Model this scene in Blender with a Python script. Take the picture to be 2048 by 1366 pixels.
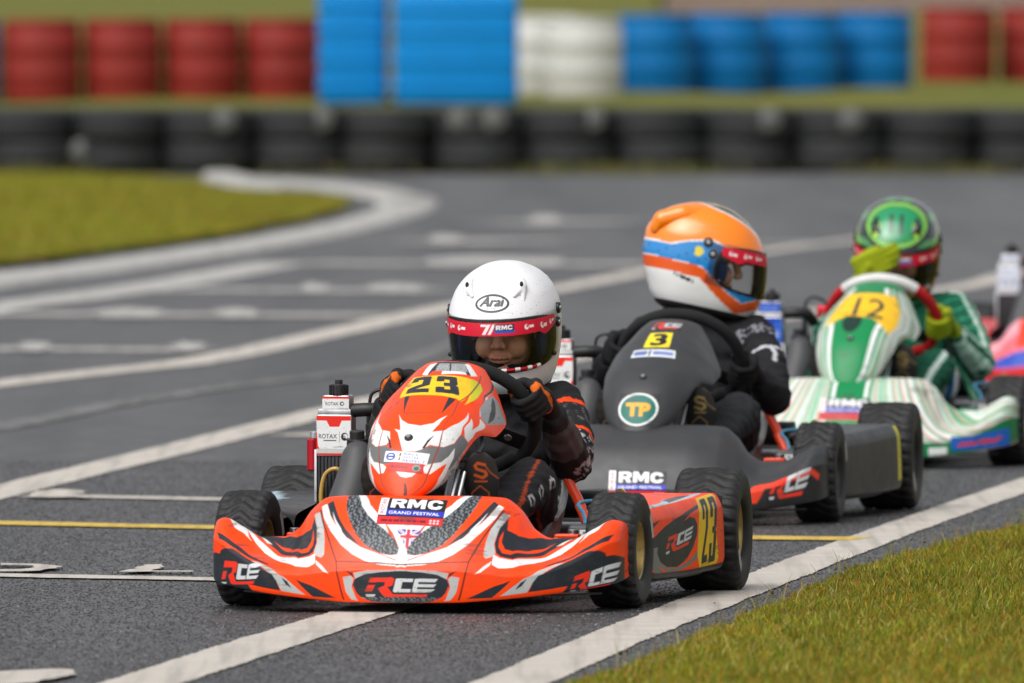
import bpy, bmesh, math, random
import numpy as np
from mathutils import Vector, Matrix

random.seed(7)
RNG = np.random.default_rng(11)
for _o in list(bpy.data.objects):
    bpy.data.objects.remove(_o)
SC = bpy.context.scene
COL = SC.collection
R = math.radians

# ------------------------------------------------------------------ camera
CAM_H = 1.4
FPX = 30000.0                      # focal length in pixels of a 2048 px wide frame
PITCH = math.atan((683.0 + 55.0) / FPX)
_cd = bpy.data.cameras.new('camera')
_cd.sensor_width = 36.0
_cd.lens = FPX / 2048.0 * 36.0
_cd.clip_start = 0.5
_cd.clip_end = 6000.0
_cd.dof.use_dof = True
_cd.dof.focus_distance = 34.0
_cd.dof.aperture_fstop = 8.6
CAM = bpy.data.objects.new('camera', _cd)
COL.objects.link(CAM)
CAM.location = (0, 0, CAM_H)
CAM.rotation_euler = (math.pi / 2 - PITCH, 0, 0)
SC.camera = CAM

# ------------------------------------------------------------------ overcast daylight
SUN_EL, SUN_AZ = R(52), R(215)     # azimuth measured clockwise from +Y
_w = bpy.data.worlds.new('World')
SC.world = _w
_w.use_nodes = True
_nt = _w.node_tree
_bg = _nt.nodes['Background']
_sky = _nt.nodes.new('ShaderNodeTexSky')
_sky.sky_type = 'NISHITA'
_sky.sun_disc = False
_sky.sun_elevation = SUN_EL
_sky.sun_rotation = SUN_AZ
_sky.air_density = 1.0
_sky.dust_density = 4.0
_sky.ozone_density = 1.0
_hs = _nt.nodes.new('ShaderNodeHueSaturation')   # grey cloud cover
_hs.inputs['Saturation'].default_value = 0.16
_nt.links.new(_sky.outputs[0], _hs.inputs['Color'])
_nt.links.new(_hs.outputs[0], _bg.inputs['Color'])
_bg.inputs['Strength'].default_value = 0.14
_sl = bpy.data.lights.new('sun', 'SUN')
_sl.energy = 1.35
_sl.angle = R(50)
_sl.color = (1.0, 0.97, 0.93)
SUN = bpy.data.objects.new('sun', _sl)
COL.objects.link(SUN)
_sd = Vector((math.sin(SUN_AZ) * math.cos(SUN_EL), math.cos(SUN_AZ) * math.cos(SUN_EL), math.sin(SUN_EL)))
SUN.rotation_euler = (-_sd).to_track_quat('-Z', 'Y').to_euler()
SUN.location = (0, 20, 30)
SC.view_settings.view_transform = 'Standard'
SC.view_settings.look = 'None'
SC.view_settings.gamma = 1.0
SC.view_settings.use_curve_mapping = False
SC.view_settings.exposure = 0.30
SC.render.engine = 'CYCLES'
SC.cycles.use_denoising = True
SC.cycles.max_bounces = 8
# ------------------------------------------------------------------ helpers
def lin(c):
    return tuple(((v / 255.0) / 12.92) if v <= 10.3 else (((v / 255.0) + .055) / 1.055) ** 2.4 for v in c)

def tagged(o, label=None, cat=None, group=None, kind=None):
    if label: o['label'] = label
    if cat: o['category'] = cat
    if group: o['group'] = group
    if kind: o['kind'] = kind
    return o

def empty(name, loc=(0, 0, 0), rz=0.0, parent=None):
    o = bpy.data.objects.new(name, None)
    o.empty_display_size = .1
    COL.objects.link(o)
    o.location = loc
    o.rotation_euler = (0, 0, rz)
    o.parent = parent
    return o

def link_mesh(name, me, mat=None, parent=None):
    o = bpy.data.objects.new(name, me)
    COL.objects.link(o)
    o.parent = parent
    if mat is not None and not len(me.materials):
        me.materials.append(MAT[mat] if isinstance(mat, str) else mat)
    return o

def raw_mesh(name, V, F, smooth=True, col=None):
    me = bpy.data.meshes.new(name)
    V = np.asarray(V, np.float32).reshape(-1, 3)
    if isinstance(F, np.ndarray):
        n, k = F.shape
        me.vertices.add(len(V)); me.vertices.foreach_set('co', V.ravel())
        me.loops.add(n * k); me.loops.foreach_set('vertex_index', F.astype(np.int32).ravel())
        me.polygons.add(n)
        me.polygons.foreach_set('loop_start', np.arange(0, n * k, k, dtype=np.int32))
        me.polygons.foreach_set('loop_total', np.full(n, k, np.int32))
    else:
        me.from_pydata(V.tolist(), [], F)
    me.polygons.foreach_set('use_smooth', np.full(len(me.polygons), smooth, bool))
    if col is not None:
        set_col(me, col)
    me.update(calc_edges=True)
    me.validate()
    return me

def set_col(me, col):
    a = me.color_attributes.new('Col', 'FLOAT_COLOR', 'POINT')
    c = np.ones((len(me.vertices), 4), np.float32)
    c[:, :3] = np.asarray(col).reshape(-1, 3)
    a.data.foreach_set('color', c.ravel())

def grid_faces(nu, nv, cu=False, cv=False):
    i = np.arange(nu if cu else nu - 1)[:, None]
    j = np.arange(nv if cv else nv - 1)[None, :]
    i2, j2 = (i + 1) % nu, (j + 1) % nv
    f = np.stack([i * nv + j + 0 * i2, i2 * nv + j, i2 * nv + j2, i * nv + j2 + 0 * i2], -1)
    return f.reshape(-1, 4)

class Geo:
    """collects closed shapes that become one mesh part"""
    def __init__(s): s.V, s.F, s.n = [], [], 0
    def add(s, V, F):
        V = np.asarray(V, float).reshape(-1, 3)
        s.V.append(V)
        s.F += [[int(i) + s.n for i in f] for f in F]
        s.n += len(V)
        return s
    def box(s, c, size, rot=None, bev=.004, seg=2):
        bm = bmesh.new()
        bmesh.ops.create_cube(bm, size=1.0)
        for v in bm.verts: v.co = Vector((v.co.x * size[0], v.co.y * size[1], v.co.z * size[2]))
        if bev > 0:
            bmesh.ops.bevel(bm, geom=bm.edges[:], offset=min(bev, min(size) * .45), segments=seg, profile=.5, affect='EDGES')
        M = Matrix.Translation(Vector(c)) @ ((rot.to_4x4() if isinstance(rot, Matrix) else Matrix.Rotation(rot[1], 4, rot[0])) if rot else Matrix())
        bm.verts.ensure_lookup_table()
        V = [tuple(M @ v.co) for v in bm.verts]
        F = [[v.index for v in f.verts] for f in bm.faces]
        bm.free()
        return s.add(V, F)
    def tube(s, pts, r, n=10, cap=True, smooth_path=0):
        P = np.asarray(pts, float)
        if smooth_path:
            P = catmull(P, smooth_path)
        m = len(P)
        rr = np.full(m, float(r)) if np.isscalar(r) else np.interp(np.linspace(0, 1, m), np.linspace(0, 1, len(r)), r)
        T = np.gradient(P, axis=0)
        T /= np.maximum(np.linalg.norm(T, axis=1, keepdims=True), 1e-9)
        a = np.array([0, 0, 1.0]) if abs(T[0, 2]) < .9 else np.array([1.0, 0, 0])
        V = []
        for k in range(m):
            a = a - T[k] * a.dot(T[k]); a /= np.linalg.norm(a)
            b = np.cross(T[k], a)
            for j in range(n):
                t = 2 * math.pi * j / n
                V.append(P[k] + rr[k] * (math.cos(t) * a + math.sin(t) * b))
        F = grid_faces(m, n, False, True).tolist()
        if cap:
            F += [list(range(n))[::-1], [(m - 1) * n + j for j in range(n)]]
        return s.add(V, F)
    def revolve(s, prof, c, axis, n=32, ref=None, closed=False):
        """prof: (r, h) pairs along axis"""
        ax = np.asarray(axis, float); ax /= np.linalg.norm(ax)
        a = np.array([0, 0, 1.0]) if abs(ax[2]) < .9 else np.array([1.0, 0, 0])
        a = a - ax * a.dot(ax); a /= np.linalg.norm(a); b = np.cross(ax, a)
        c = np.asarray(c, float)
        V = []
        for k in range(n):
            t = 2 * math.pi * k / n
            d = math.cos(t) * a + math.sin(t) * b
            for (r, h) in prof: V.append(c + r * d + h * ax)
        return s.add(V, grid_faces(n, len(prof), True, closed).tolist())
    def disc_cyl(s, c, axis, r, h, n=24, bev=.0015):
        return s.revolve([(0, -h / 2), (r - bev, -h / 2), (r, -h / 2 + bev), (r, h / 2 - bev), (r - bev, h / 2), (0, h / 2)], c, axis, n)
    def sphere(s, c, rad, n=16, m=10):
        rad = (rad,) * 3 if np.isscalar(rad) else rad
        V = []
        for i in range(n):
            for j in range(m + 1):
                t, p = 2 * math.pi * i / n, math.pi * j / m
                V.append((c[0] + rad[0] * math.sin(p) * math.cos(t), c[1] + rad[1] * math.sin(p) * math.sin(t), c[2] - rad[2] * math.cos(p)))
        return s.add(V, grid_faces(n, m + 1, True, False).tolist())
    def prism(s, pts, z0, z1):
        n = len(pts)
        V = [(x, y, z0) for x, y in pts] + [(x, y, z1) for x, y in pts]
        F = [list(range(n))[::-1], [n + i for i in range(n)]] + [[i, (i + 1) % n, n + (i + 1) % n, n + i] for i in range(n)]
        return s.add(V, F)
    def build(s, name, mat, parent=None, smooth=True, auto=38):
        me = raw_mesh(name, np.concatenate(s.V), s.F, smooth)
        if smooth and auto:
            try: me.set_sharp_from_angle(angle=R(auto))
            except Exception: pass
        return link_mesh(name, me, mat, parent)

def catmull(P, k):
    P = np.asarray(P, float)
    Q = np.concatenate([2 * P[:1] - P[1:2], P, 2 * P[-1:] - P[-2:-1]])
    out = []
    for i in range(1, len(Q) - 2):
        for t in np.arange(0, 1, 1.0 / k):
            a, b, c, d = Q[i - 1], Q[i], Q[i + 1], Q[i + 2]
            out.append(.5 * (2 * b + (c - a) * t + (2 * a - 5 * b + 4 * c - d) * t * t + (3 * b - a - 3 * c + d) * t ** 3))
    out.append(P[-1])
    return np.array(out)

# ------------------------------------------------------------------ flat print: shapes tested in panel coordinates
def in_poly(pts, U, V):
    pts = np.asarray(pts, float)
    m = np.zeros(U.shape, bool)
    lo, hi = pts.min(0), pts.max(0)
    w = (U >= lo[0]) & (U <= hi[0]) & (V >= lo[1]) & (V <= hi[1])
    if not w.any(): return m
    x, y = U[w], V[w]
    r = np.zeros(x.shape, bool)
    n = len(pts)
    for i in range(n):
        (x1, y1), (x2, y2) = pts[i], pts[(i + 1) % n]
        if y1 == y2: continue
        c = ((y1 > y) != (y2 > y)) & (x < (x2 - x1) * (y - y1) / (y2 - y1) + x1)
        r ^= c
    m[w] = r
    return m

def poly(pts, mirror=False):
    if mirror:
        q = [(-a, b) for a, b in pts]
        return lambda U, V: in_poly(pts, U, V) | in_poly(q, U, V)
    return lambda U, V: in_poly(pts, U, V)

def ell(cx, cy, rx, ry):
    return lambda U, V: ((U - cx) / rx) ** 2 + ((V - cy) / ry) ** 2 < 1

def rect(a, b, c, d):
    return lambda U, V: (U > a) & (U < b) & (V > c) & (V < d)

def stroke(pts, w):
    pts = np.asarray(pts, float)
    ws = np.full(len(pts), w) if np.isscalar(w) else np.asarray(w, float)
    def f(U, V):
        m = np.zeros(U.shape, bool)
        for i in range(len(pts) - 1):
            a, b = pts[i], pts[i + 1]
            d = b - a
            t = np.clip(((U - a[0]) * d[0] + (V - a[1]) * d[1]) / max(d.dot(d), 1e-12), 0, 1)
            ww = ws[i] * (1 - t) + ws[i + 1] * t
            m |= np.hypot(U - a[0] - t * d[0], V - a[1] - t * d[1]) < ww
        return m
    return f

def placed(shapes, p0, px, py):
    """unit-box shapes put on the parallelogram p0 (lower left), px (lower right), py (upper left)"""
    p0, ex, ey = np.array(p0, float), np.array(px, float) - p0, np.array(py, float) - p0
    M = np.linalg.inv(np.array([[ex[0], ey[0]], [ex[1], ey[1]]]))
    def f(U, V):
        a = M[0, 0] * (U - p0[0]) + M[0, 1] * (V - p0[1])
        b = M[1, 0] * (U - p0[0]) + M[1, 1] * (V - p0[1])
        m = np.zeros(U.shape, bool)
        for s in shapes: m |= s(a, b)
        return m
    return f

_TXT = {}
def text_shape(s, bold=0.0, shear=0.0, space=1.0):
    """lettering filling the unit box"""
    key = (s, bold, shear, space)
    if key not in _TXT:
        cu = bpy.data.curves.new('lettering', 'FONT')
        cu.body = s
        cu.offset = bold
        cu.shear = shear
        cu.space_character = space
        cu.resolution_u = 3
        o = bpy.data.objects.new('lettering', cu)
        COL.objects.link(o)
        dg = bpy.context.evaluated_depsgraph_get()
        me = o.evaluated_get(dg).to_mesh()
        v = np.array([tuple(q.co)[:2] for q in me.vertices])
        me.calc_loop_triangles()
        t = np.array([tuple(q.vertices) for q in me.loop_triangles])
        o.evaluated_get(dg).to_mesh_clear()
        bpy.data.objects.remove(o); bpy.data.curves.remove(cu)
        lo, hi = v.min(0), v.max(0)
        v = (v - lo) / (hi - lo)
        _TXT[key] = v[t]
    T = _TXT[key]
    def f(U, V):
        m = np.zeros(U.shape, bool)
        w = (U >= 0) & (U <= 1) & (V >= 0) & (V <= 1)
        if not w.any(): return m
        x, y = U[w], V[w]
        r = np.zeros(x.shape, bool)
        for a, b, c in T:
            s1 = (b[0] - a[0]) * (y - a[1]) - (b[1] - a[1]) * (x - a[0])
            s2 = (c[0] - b[0]) * (y - b[1]) - (c[1] - b[1]) * (x - b[0])
            s3 = (a[0] - c[0]) * (y - c[1]) - (a[1] - c[1]) * (x - c[0])
            r |= ((s1 >= 0) & (s2 >= 0) & (s3 >= 0)) | ((s1 <= 0) & (s2 <= 0) & (s3 <= 0))
        m[w] = r
        return m
    return f

DIG = {
    '1': [(.2, 1), (.72, 1), (.72, 0), (.34, 0), (.34, .72), (.1, .66)],
    '2': [(.05, 1), (.95, 1), (1, .95), (1, .46), (.95, .42), (.42, .24), (1, .24), (1, 0), (0, 0), (0, .26), (.05, .31), (.62, .52), (.62, .78), (.38, .78), (.38, .66), (0, .66), (0, .95)],
    '3': [(.05, 1), (.95, 1), (1, .95), (1, .56), (.9, .5), (1, .44), (1, .05), (.95, 0), (.05, 0), (0, .05), (0, .34), (.38, .34), (.38, .22), (.62, .22), (.62, .40), (.35, .40), (.35, .60), (.62, .60), (.62, .78), (.38, .78), (.38, .66), (0, .66), (0, .95)],
}
TALL = {   # condensed plate figures
    '2': [(.08, 1), (.92, 1), (1, .97), (1, .55), (.95, .51), (.44, .12), (1, .12), (1, 0), (0, 0), (0, .13), (.6, .56), (.6, .90), (.4, .90), (.4, .70), (0, .70), (0, .97)],
    '3': [(.08, 1), (.92, 1), (1, .97), (1, .56), (.86, .5), (1, .44), (1, .03), (.92, 0), (.08, 0), (0, .03), (0, .30), (.4, .30), (.4, .10), (.6, .10), (.6, .45), (.35, .45), (.35, .55), (.6, .55), (.6, .90), (.4, .90), (.4, .70), (0, .70), (0, .97)],
}
def digits(s, gap=.1):
    n = len(s); w = (1 - gap * (n - 1)) / n
    return [placed([poly(DIG[c])], (i * (w + gap), 0), (i * (w + gap) + w, 0), (i * (w + gap), 1)) for i, c in enumerate(s)]

def _minus(a, b): return lambda U, V: a(U, V) & ~b(U, V)
RMC_SHAPE = [placed([_minus(poly([(0, 0), (0, 1), (.75, 1), (1, .86), (1, .55), (.8, .42), (1, 0), (.66, 0), (.50, .36), (.32, .36), (.32, 0)]), poly([(.32, .58), (.32, .77), (.62, .77), (.68, .68), (.62, .58)]))], (0, 0), (.29, 0), (0, 1)),
             placed([poly([(0, 0), (0, 1), (.32, 1), (.5, .52), (.68, 1), (1, 1), (1, 0), (.75, 0), (.75, .55), (.58, .12), (.42, .12), (.25, .55), (.25, 0)])], (.325, 0), (.675, 0), (.325, 1)),
             placed([poly([(1, .66), (.70, .62), (.6, .75), (.42, .75), (.31, .62), (.31, .38), (.42, .25), (.6, .25), (.70, .38), (1, .34), (.87, .08), (.65, 0), (.35, 0), (.1, .12), (0, .35), (0, .65), (.1, .88), (.35, 1), (.65, 1), (.87, .92)])], (.71, 0), (1, 0), (.71, 1))]
RCE_RED = [poly([(.06, .98), (.36, .98), (.40, .90), (.37, .62), (.30, .56), (.38, .20), (.86, .20), (.84, .04), (.30, .04), (.25, .10), (.17, .50), (.26, .62), (.27, .78), (.04, .78)]),
           poly([(.03, .66), (.13, .66), (.09, .36), (-.01, .36)])]
RCE_WHITE = [poly([(.42, .92), (.66, .92), (.65, .77), (.51, .77), (.49, .46), (.63, .46), (.62, .30), (.40, .30), (.38, .36)]),
             poly([(.69, .92), (1.0, .92), (.96, .78), (.68, .78)]), poly([(.67, .68), (.98, .68), (.94, .55), (.66, .55)]),
             poly([(.65, .45), (.96, .45), (.90, .30), (.64, .30)]), poly([(.68, .9), (.74, .9), (.70, .30), (.64, .30)]),
             poly([(0, .2), (.14, .2), (.12, .05), (.02, .05)])]

def paint(U, V, base, layers, aa=None):
    """colour of each point; aa = (du, dv) cell size for soft edges"""
    out = np.zeros(U.shape + (3,))
    offs = [(0, 0)] if aa is None else [(-.25, -.25), (.25, -.25), (-.25, .25), (.25, .25)]
    for ox, oy in offs:
        u = U + (ox * aa[0] if aa else 0); v = V + (oy * aa[1] if aa else 0)
        c = np.empty(U.shape + (3,)); c[...] = base
        for col, sh in layers:
            if callable(col):
                m = sh(u, v); cc = col(u, v); c[m] = cc[m]
            else:
                c[sh(u, v)] = col
        out += c
    return out / len(offs)

def panel(name, sf, ur, vr, nu, nv, base, layers, mat, parent, off=0.0, thick=0.0, xf=None):
    """a sheet of a curved surface carrying print"""
    U, V = np.meshgrid(np.linspace(ur[0], ur[1], nu), np.linspace(vr[0], vr[1], nv), indexing='ij')
    P = sf(U, V)
    if off or thick: N = surf_normal(sf, U, V)
    if off: P = P + off * N
    C = paint(U, V, base, layers, ((ur[1] - ur[0]) / (nu - 1), (vr[1] - vr[0]) / (nv - 1)))
    if xf is not None: P = xf(P)
    F = grid_faces(nu, nv)
    if thick:     # inner skin at a coarser look, closed along the rim
        Q = P - thick * N
        n = nu * nv
        rim = np.concatenate([np.arange(nv), np.arange(1, nu) * nv + nv - 1, (nu - 1) * nv + np.arange(nv - 2, -1, -1), np.arange(nu - 2, 0, -1) * nv])
        r2 = np.roll(rim, -1)
        F = np.concatenate([F, F[:, ::-1] + n, np.stack([rim, rim + n, r2 + n, r2], 1)])
        P = np.concatenate([P.reshape(-1, 3), Q.reshape(-1, 3)])
        C = np.concatenate([C.reshape(-1, 3), np.full((n, 3), .02)])
    me = raw_mesh(name, P, F, True, C)
    return link_mesh(name, me, mat, parent)

def quad_panel(name, sf, q, nu, nv, base, layers, mat, parent, off=.0008):
    """a sticker on a curved surface: q = lower left, lower right, upper left, upper right in (u, v) of that surface"""
    q = np.array(q, float)
    def g(a, b):
        a = np.asarray(a, float); b = np.asarray(b, float)
        w = [(1 - a) * (1 - b), a * (1 - b), (1 - a) * b, a * b]
        return sum(w[i] * q[i, 0] for i in range(4)), sum(w[i] * q[i, 1] for i in range(4))
    A, B = np.meshgrid(np.linspace(0, 1, nu), np.linspace(0, 1, nv), indexing='ij')
    u, v = g(A, B)
    N = surf_normal(sf, u, v)
    P = sf(u, v) + off * N
    C = paint(A, B, base, layers, (1 / (nu - 1), 1 / (nv - 1)))
    return link_mesh(name, raw_mesh(name, P, grid_faces(nu, nv), True, C), mat, parent)

# ------------------------------------------------------------------ materials
MAT = {}
def new_mat(name):
    m = bpy.data.materials.new(name)
    m.use_nodes = True
    MAT[name] = m
    nt = m.node_tree
    return m, nt, nt.nodes['Principled BSDF']

def nd(nt, t, **kw):
    n = nt.nodes.new(t)
    for k, v in kw.items():
        if k in n.inputs.keys(): n.inputs[k].default_value = v
        else: setattr(n, k, v)
    return n

def mixc(nt, fac, a, b, mode='MIX'):
    n = nt.nodes.new('ShaderNodeMix'); n.data_type = 'RGBA'; n.blend_type = mode
    for i, x in ((0, fac), (6, a), (7, b)):
        if hasattr(x, 'default_value'): nt.links.new(x, n.inputs[i])
        elif i == 0: n.inputs[0].default_value = x
        else: n.inputs[i].default_value = tuple(x) + ((1,) if len(x) == 3 else ())
    return n.outputs[2]

def ramp(nt, fac, stops):
    n = nt.nodes.new('ShaderNodeValToRGB')
    e = n.color_ramp.elements
    while len(e) < len(stops): e.new(.5)
    for i, (p, c) in enumerate(stops):
        e[i].position = p
        e[i].color = (c, c, c, 1) if np.isscalar(c) else tuple(c) + (1,)
    nt.links.new(fac, n.inputs[0])
    return n.outputs[0]

def simple(name, col, rough=.5, metal=0.0, var=.12, scale=30.0, bump=0.0, bscale=200.0, coat=0.0, spec=.5, dirt=0.0):
    m, nt, b = new_mat(name)
    tc = nd(nt, 'ShaderNodeTexCoord').outputs['Object']
    n1 = nd(nt, 'ShaderNodeTexNoise', Scale=scale, Detail=5.0); nt.links.new(tc, n1.inputs['Vector'])
    c = tuple(col)
    out = mixc(nt, n1.outputs[0], tuple(x * (1 - var) for x in c), tuple(min(1, x * (1 + var)) for x in c))
    if dirt:
        n2 = nd(nt, 'ShaderNodeTexNoise', Scale=scale * 2.3, Detail=8.0, Roughness=.7); nt.links.new(tc, n2.inputs['Vector'])
        f = ramp(nt, n2.outputs[0], [(.52, 0), (.72, dirt)])
        out = mixc(nt, f, out, (.06, .05, .04))
    nt.links.new(out, b.inputs['Base Color'])
    rr = nd(nt, 'ShaderNodeMapRange'); rr.inputs[3].default_value = max(.02, rough - .1); rr.inputs[4].default_value = min(1, rough + .1)
    nt.links.new(n1.outputs[0], rr.inputs[0]); nt.links.new(rr.outputs[0], b.inputs['Roughness'])
    b.inputs['Metallic'].default_value = metal
    b.inputs['Coat Weight'].default_value = coat
    b.inputs['Specular IOR Level'].default_value = spec
    if bump:
        n3 = nd(nt, 'ShaderNodeTexNoise', Scale=bscale, Detail=3.0); nt.links.new(tc, n3.inputs['Vector'])
        bp = nd(nt, 'ShaderNodeBump', Strength=bump, Distance=.002); nt.links.new(n3.outputs[0], bp.inputs['Height'])
        nt.links.new(bp.outputs[0], b.inputs['Normal'])
    return m

def printed(name, rough=.35, coat=.0, dirt=.25, dscale=16.0, bump=0.0, bscale=300.0, fleck=0.0, spec=.5, scuff=0.0):
    """print carried by the panel, with road dirt, scuffs and flecks"""
    m, nt, b = new_mat(name)
    at = nd(nt, 'ShaderNodeAttribute', attribute_name='Col')
    tc = nd(nt, 'ShaderNodeTexCoord').outputs['Object']
    out = at.outputs['Color']
    if dirt:
        n1 = nd(nt, 'ShaderNodeTexNoise', Scale=dscale, Detail=9.0, Roughness=.72); nt.links.new(tc, n1.inputs['Vector'])
        f = ramp(nt, n1.outputs[0], [(.5, 0), (.8, dirt)])
        out = mixc(nt, f, out, (.09, .075, .06))
    if fleck:
        vo = nd(nt, 'ShaderNodeTexVoronoi', Scale=110.0); nt.links.new(tc, vo.inputs['Vector'])
        n4 = nd(nt, 'ShaderNodeTexNoise', Scale=9.0, Detail=4.0); nt.links.new(tc, n4.inputs['Vector'])
        th = ramp(nt, n4.outputs[0], [(.34, 0), (.7, .20)])
        mt = nd(nt, 'ShaderNodeMath', operation='LESS_THAN'); nt.links.new(vo.outputs['Distance'], mt.inputs[0]); nt.links.new(th, mt.inputs[1])
        mm = nd(nt, 'ShaderNodeMath', operation='MULTIPLY'); nt.links.new(mt.outputs[0], mm.inputs[0]); mm.inputs[1].default_value = fleck
        out = mixc(nt, mm.outputs[0], out, (.07, .06, .05))
    if scuff:
        mp = nd(nt, 'ShaderNodeMapping'); mp.inputs['Scale'].default_value = (7, 30, 95); nt.links.new(tc, mp.inputs['Vector'])
        n5 = nd(nt, 'ShaderNodeTexNoise', Scale=1.0, Detail=6.0, Roughness=.65); nt.links.new(mp.outputs[0], n5.inputs['Vector'])
        n6 = nd(nt, 'ShaderNodeTexNoise', Scale=11.0, Detail=3.0); nt.links.new(tc, n6.inputs['Vector'])
        pr = nd(nt, 'ShaderNodeMath', operation='MULTIPLY'); nt.links.new(n5.outputs[0], pr.inputs[0]); nt.links.new(n6.outputs[0], pr.inputs[1])
        out = mixc(nt, ramp(nt, pr.outputs[0], [(.33, 0), (.365, scuff)]), out, (.05, .04, .035))
    nt.links.new(out, b.inputs['Base Color'])
    n2 = nd(nt, 'ShaderNodeTexNoise', Scale=28.0, Detail=6.0); nt.links.new(tc, n2.inputs['Vector'])
    rr = nd(nt, 'ShaderNodeMapRange'); rr.inputs[3].default_value = max(.03, rough - .12); rr.inputs[4].default_value = min(1, rough + .14)
    nt.links.new(n2.outputs[0], rr.inputs[0]); nt.links.new(rr.outputs[0], b.inputs['Roughness'])
    b.inputs['Coat Weight'].default_value = coat
    b.inputs['Coat Roughness'].default_value = .12
    b.inputs['Specular IOR Level'].default_value = spec
    if bump:
        n3 = nd(nt, 'ShaderNodeTexNoise', Scale=bscale, Detail=4.0); nt.links.new(tc, n3.inputs['Vector'])
        bp = nd(nt, 'ShaderNodeBump', Strength=bump, Distance=.003); nt.links.new(n3.outputs[0], bp.inputs['Height'])
        nt.links.new(bp.outputs[0], b.inputs['Normal'])
    return m

WHITE, ORANGE, CHAR = lin((228, 229, 228)), (.98, .058, .0), lin((36, 42, 49))
YEL, BLACK, RED, BLUE = lin((240, 196, 20)), (.012, .012, .013), lin((200, 30, 38)), lin((40, 50, 165))
GREY, LGREY = lin((112, 113, 114)), lin((172, 174, 174))
printed('gloss_print', .42, coat=.10, dirt=.35, dscale=20, fleck=.5, spec=.26, scuff=.5)
printed('clean_print', .4, dirt=.12, dscale=24, spec=.3)
printed('satin_print', .46, coat=0, dirt=.3, dscale=14, scuff=.5)
printed('helmet_paint', .38, coat=.05, dirt=.10, dscale=10, fleck=.6)
printed('helmet_clean', .2, coat=.5, dirt=.08)
printed('suit_cloth', .85, dirt=.0, bump=.5, bscale=420, spec=.25)
printed('skin', .5, dirt=0, bump=.1)
simple('rubber', (.012, .012, .0125), .6, var=.4, scale=18, bump=.35, bscale=260, spec=.4)
simple('old_rubber', (.02, .021, .023), .7, var=.35, scale=6, bump=.3, bscale=60, spec=.35)
simple('gold_metal', (.46, .33, .12), .42, .85, var=.2, scale=40, dirt=.5)
simple('dark_metal', (.05, .05, .055), .4, .8, var=.2, dirt=.2)
simple('alloy', (.55, .55, .56), .36, .9, var=.15, dirt=.5)
simple('steel', (.42, .42, .43), .3, .95, var=.12, dirt=.3)
simple('black_plastic', (.014, .014, .015), .42, var=.3, dirt=.2)
simple('grey_plastic', (.055, .056, .06), .55, var=.15, bump=.2, bscale=300)
simple('dark_satin', (.05, .051, .055), .44, var=.18, scale=9, dirt=.12)
simple('orange_frame', (.85, .06, .008), .35, var=.1, coat=.3, dirt=.2)
simple('green_frame', (.01, .15, .07), .35, var=.1, coat=.3)
simple('fibreglass', (.25, .255, .26), .45, var=.25, scale=60, dirt=.4)
simple('suede', (.02, .02, .021), .9, var=.25, bump=.5, bscale=500, spec=.2)
simple('red_suede', (.42, .012, .015), .8, var=.2, bump=.4, bscale=500, spec=.2)
simple('red_anodised', (.55, .015, .03), .3, .6, var=.1)
simple('clear_hose', (.45, .27, .05), .25, var=.2, spec=.7)
simple('blue_hose', (.03, .2, .32), .35, var=.1)
simple('black_hose', (.01, .01, .011), .5, var=.2)
simple('lining', lin((44, 62, 108)), .9, var=.3, bump=.4, spec=.1)
simple('gasket', (.01, .01, .011), .55)
simple('glove_black', (.016, .016, .017), .8, var=.3, scale=60, bump=.5, bscale=350, spec=.25)
simple('glove_lime', (.30, .36, .008), .8, var=.3, scale=60, bump=.5, bscale=350, spec=.25)
simple('shoe_black', (.013, .013, .014), .7, var=.3, bump=.3, spec=.3)
simple('eye_white', (.6, .58, .55), .2)

def visor_mat():
    m, nt, b = new_mat('visor_glass')
    nt.nodes.remove(b)
    o = nt.nodes['Material Output']
    tr = nd(nt, 'ShaderNodeBsdfTransparent'); tr.inputs[0].default_value = (.97, .97, .97, 1)
    gl = nd(nt, 'ShaderNodeBsdfGlossy'); gl.inputs['Roughness'].default_value = .04
    fr = nd(nt, 'ShaderNodeFresnel', IOR=1.5)
    mx = nd(nt, 'ShaderNodeMixShader')
    nt.links.new(fr.outputs[0], mx.inputs[0]); nt.links.new(tr.outputs[0], mx.inputs[1]); nt.links.new(gl.outputs[0], mx.inputs[2])
    nt.links.new(mx.outputs[0], o.inputs['Surface'])
visor_mat()
# ------------------------------------------------------------------ curved panel shapes (kart coordinates: x to the kart's left, y to the rear, z up)
def pchipv(xk, Y, x):
    """monotone cubic through knots xk (K,), values Y (N,K), at x (N,)"""
    xk = np.asarray(xk, float)
    h = np.diff(xk)
    d = np.diff(Y, axis=1) / h
    m = np.zeros_like(Y)
    a, b = d[:, :-1], d[:, 1:]
    w1, w2 = 2 * h[1:] + h[:-1], h[1:] + 2 * h[:-1]
    ok = a * b > 0
    with np.errstate(divide='ignore', invalid='ignore'):
        m[:, 1:-1] = np.where(ok, (w1 + w2) / (w1 / np.where(ok, a, 1) + w2 / np.where(ok, b, 1)), 0)
    m[:, 0], m[:, -1] = d[:, 0], d[:, -1]
    k = np.clip(np.searchsorted(xk, x, side='right') - 1, 0, len(xk) - 2)
    r = np.arange(len(x))
    t = (x - xk[k]) / h[k]
    t2, t3 = t * t, t * t * t
    return ((2 * t3 - 3 * t2 + 1) * Y[r, k] + (t3 - 2 * t2 + t) * h[k] * m[r, k]
            + (-2 * t3 + 3 * t2) * Y[r, k + 1] + (t3 - t2) * h[k] * m[r, k + 1])

def pchip(xk, yk, x):
    x = np.asarray(x, float)
    s = x.shape
    f = x.ravel()
    return pchipv(xk, np.repeat(np.asarray(yk, float)[None, :], len(f), 0), f).reshape(s)

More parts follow.
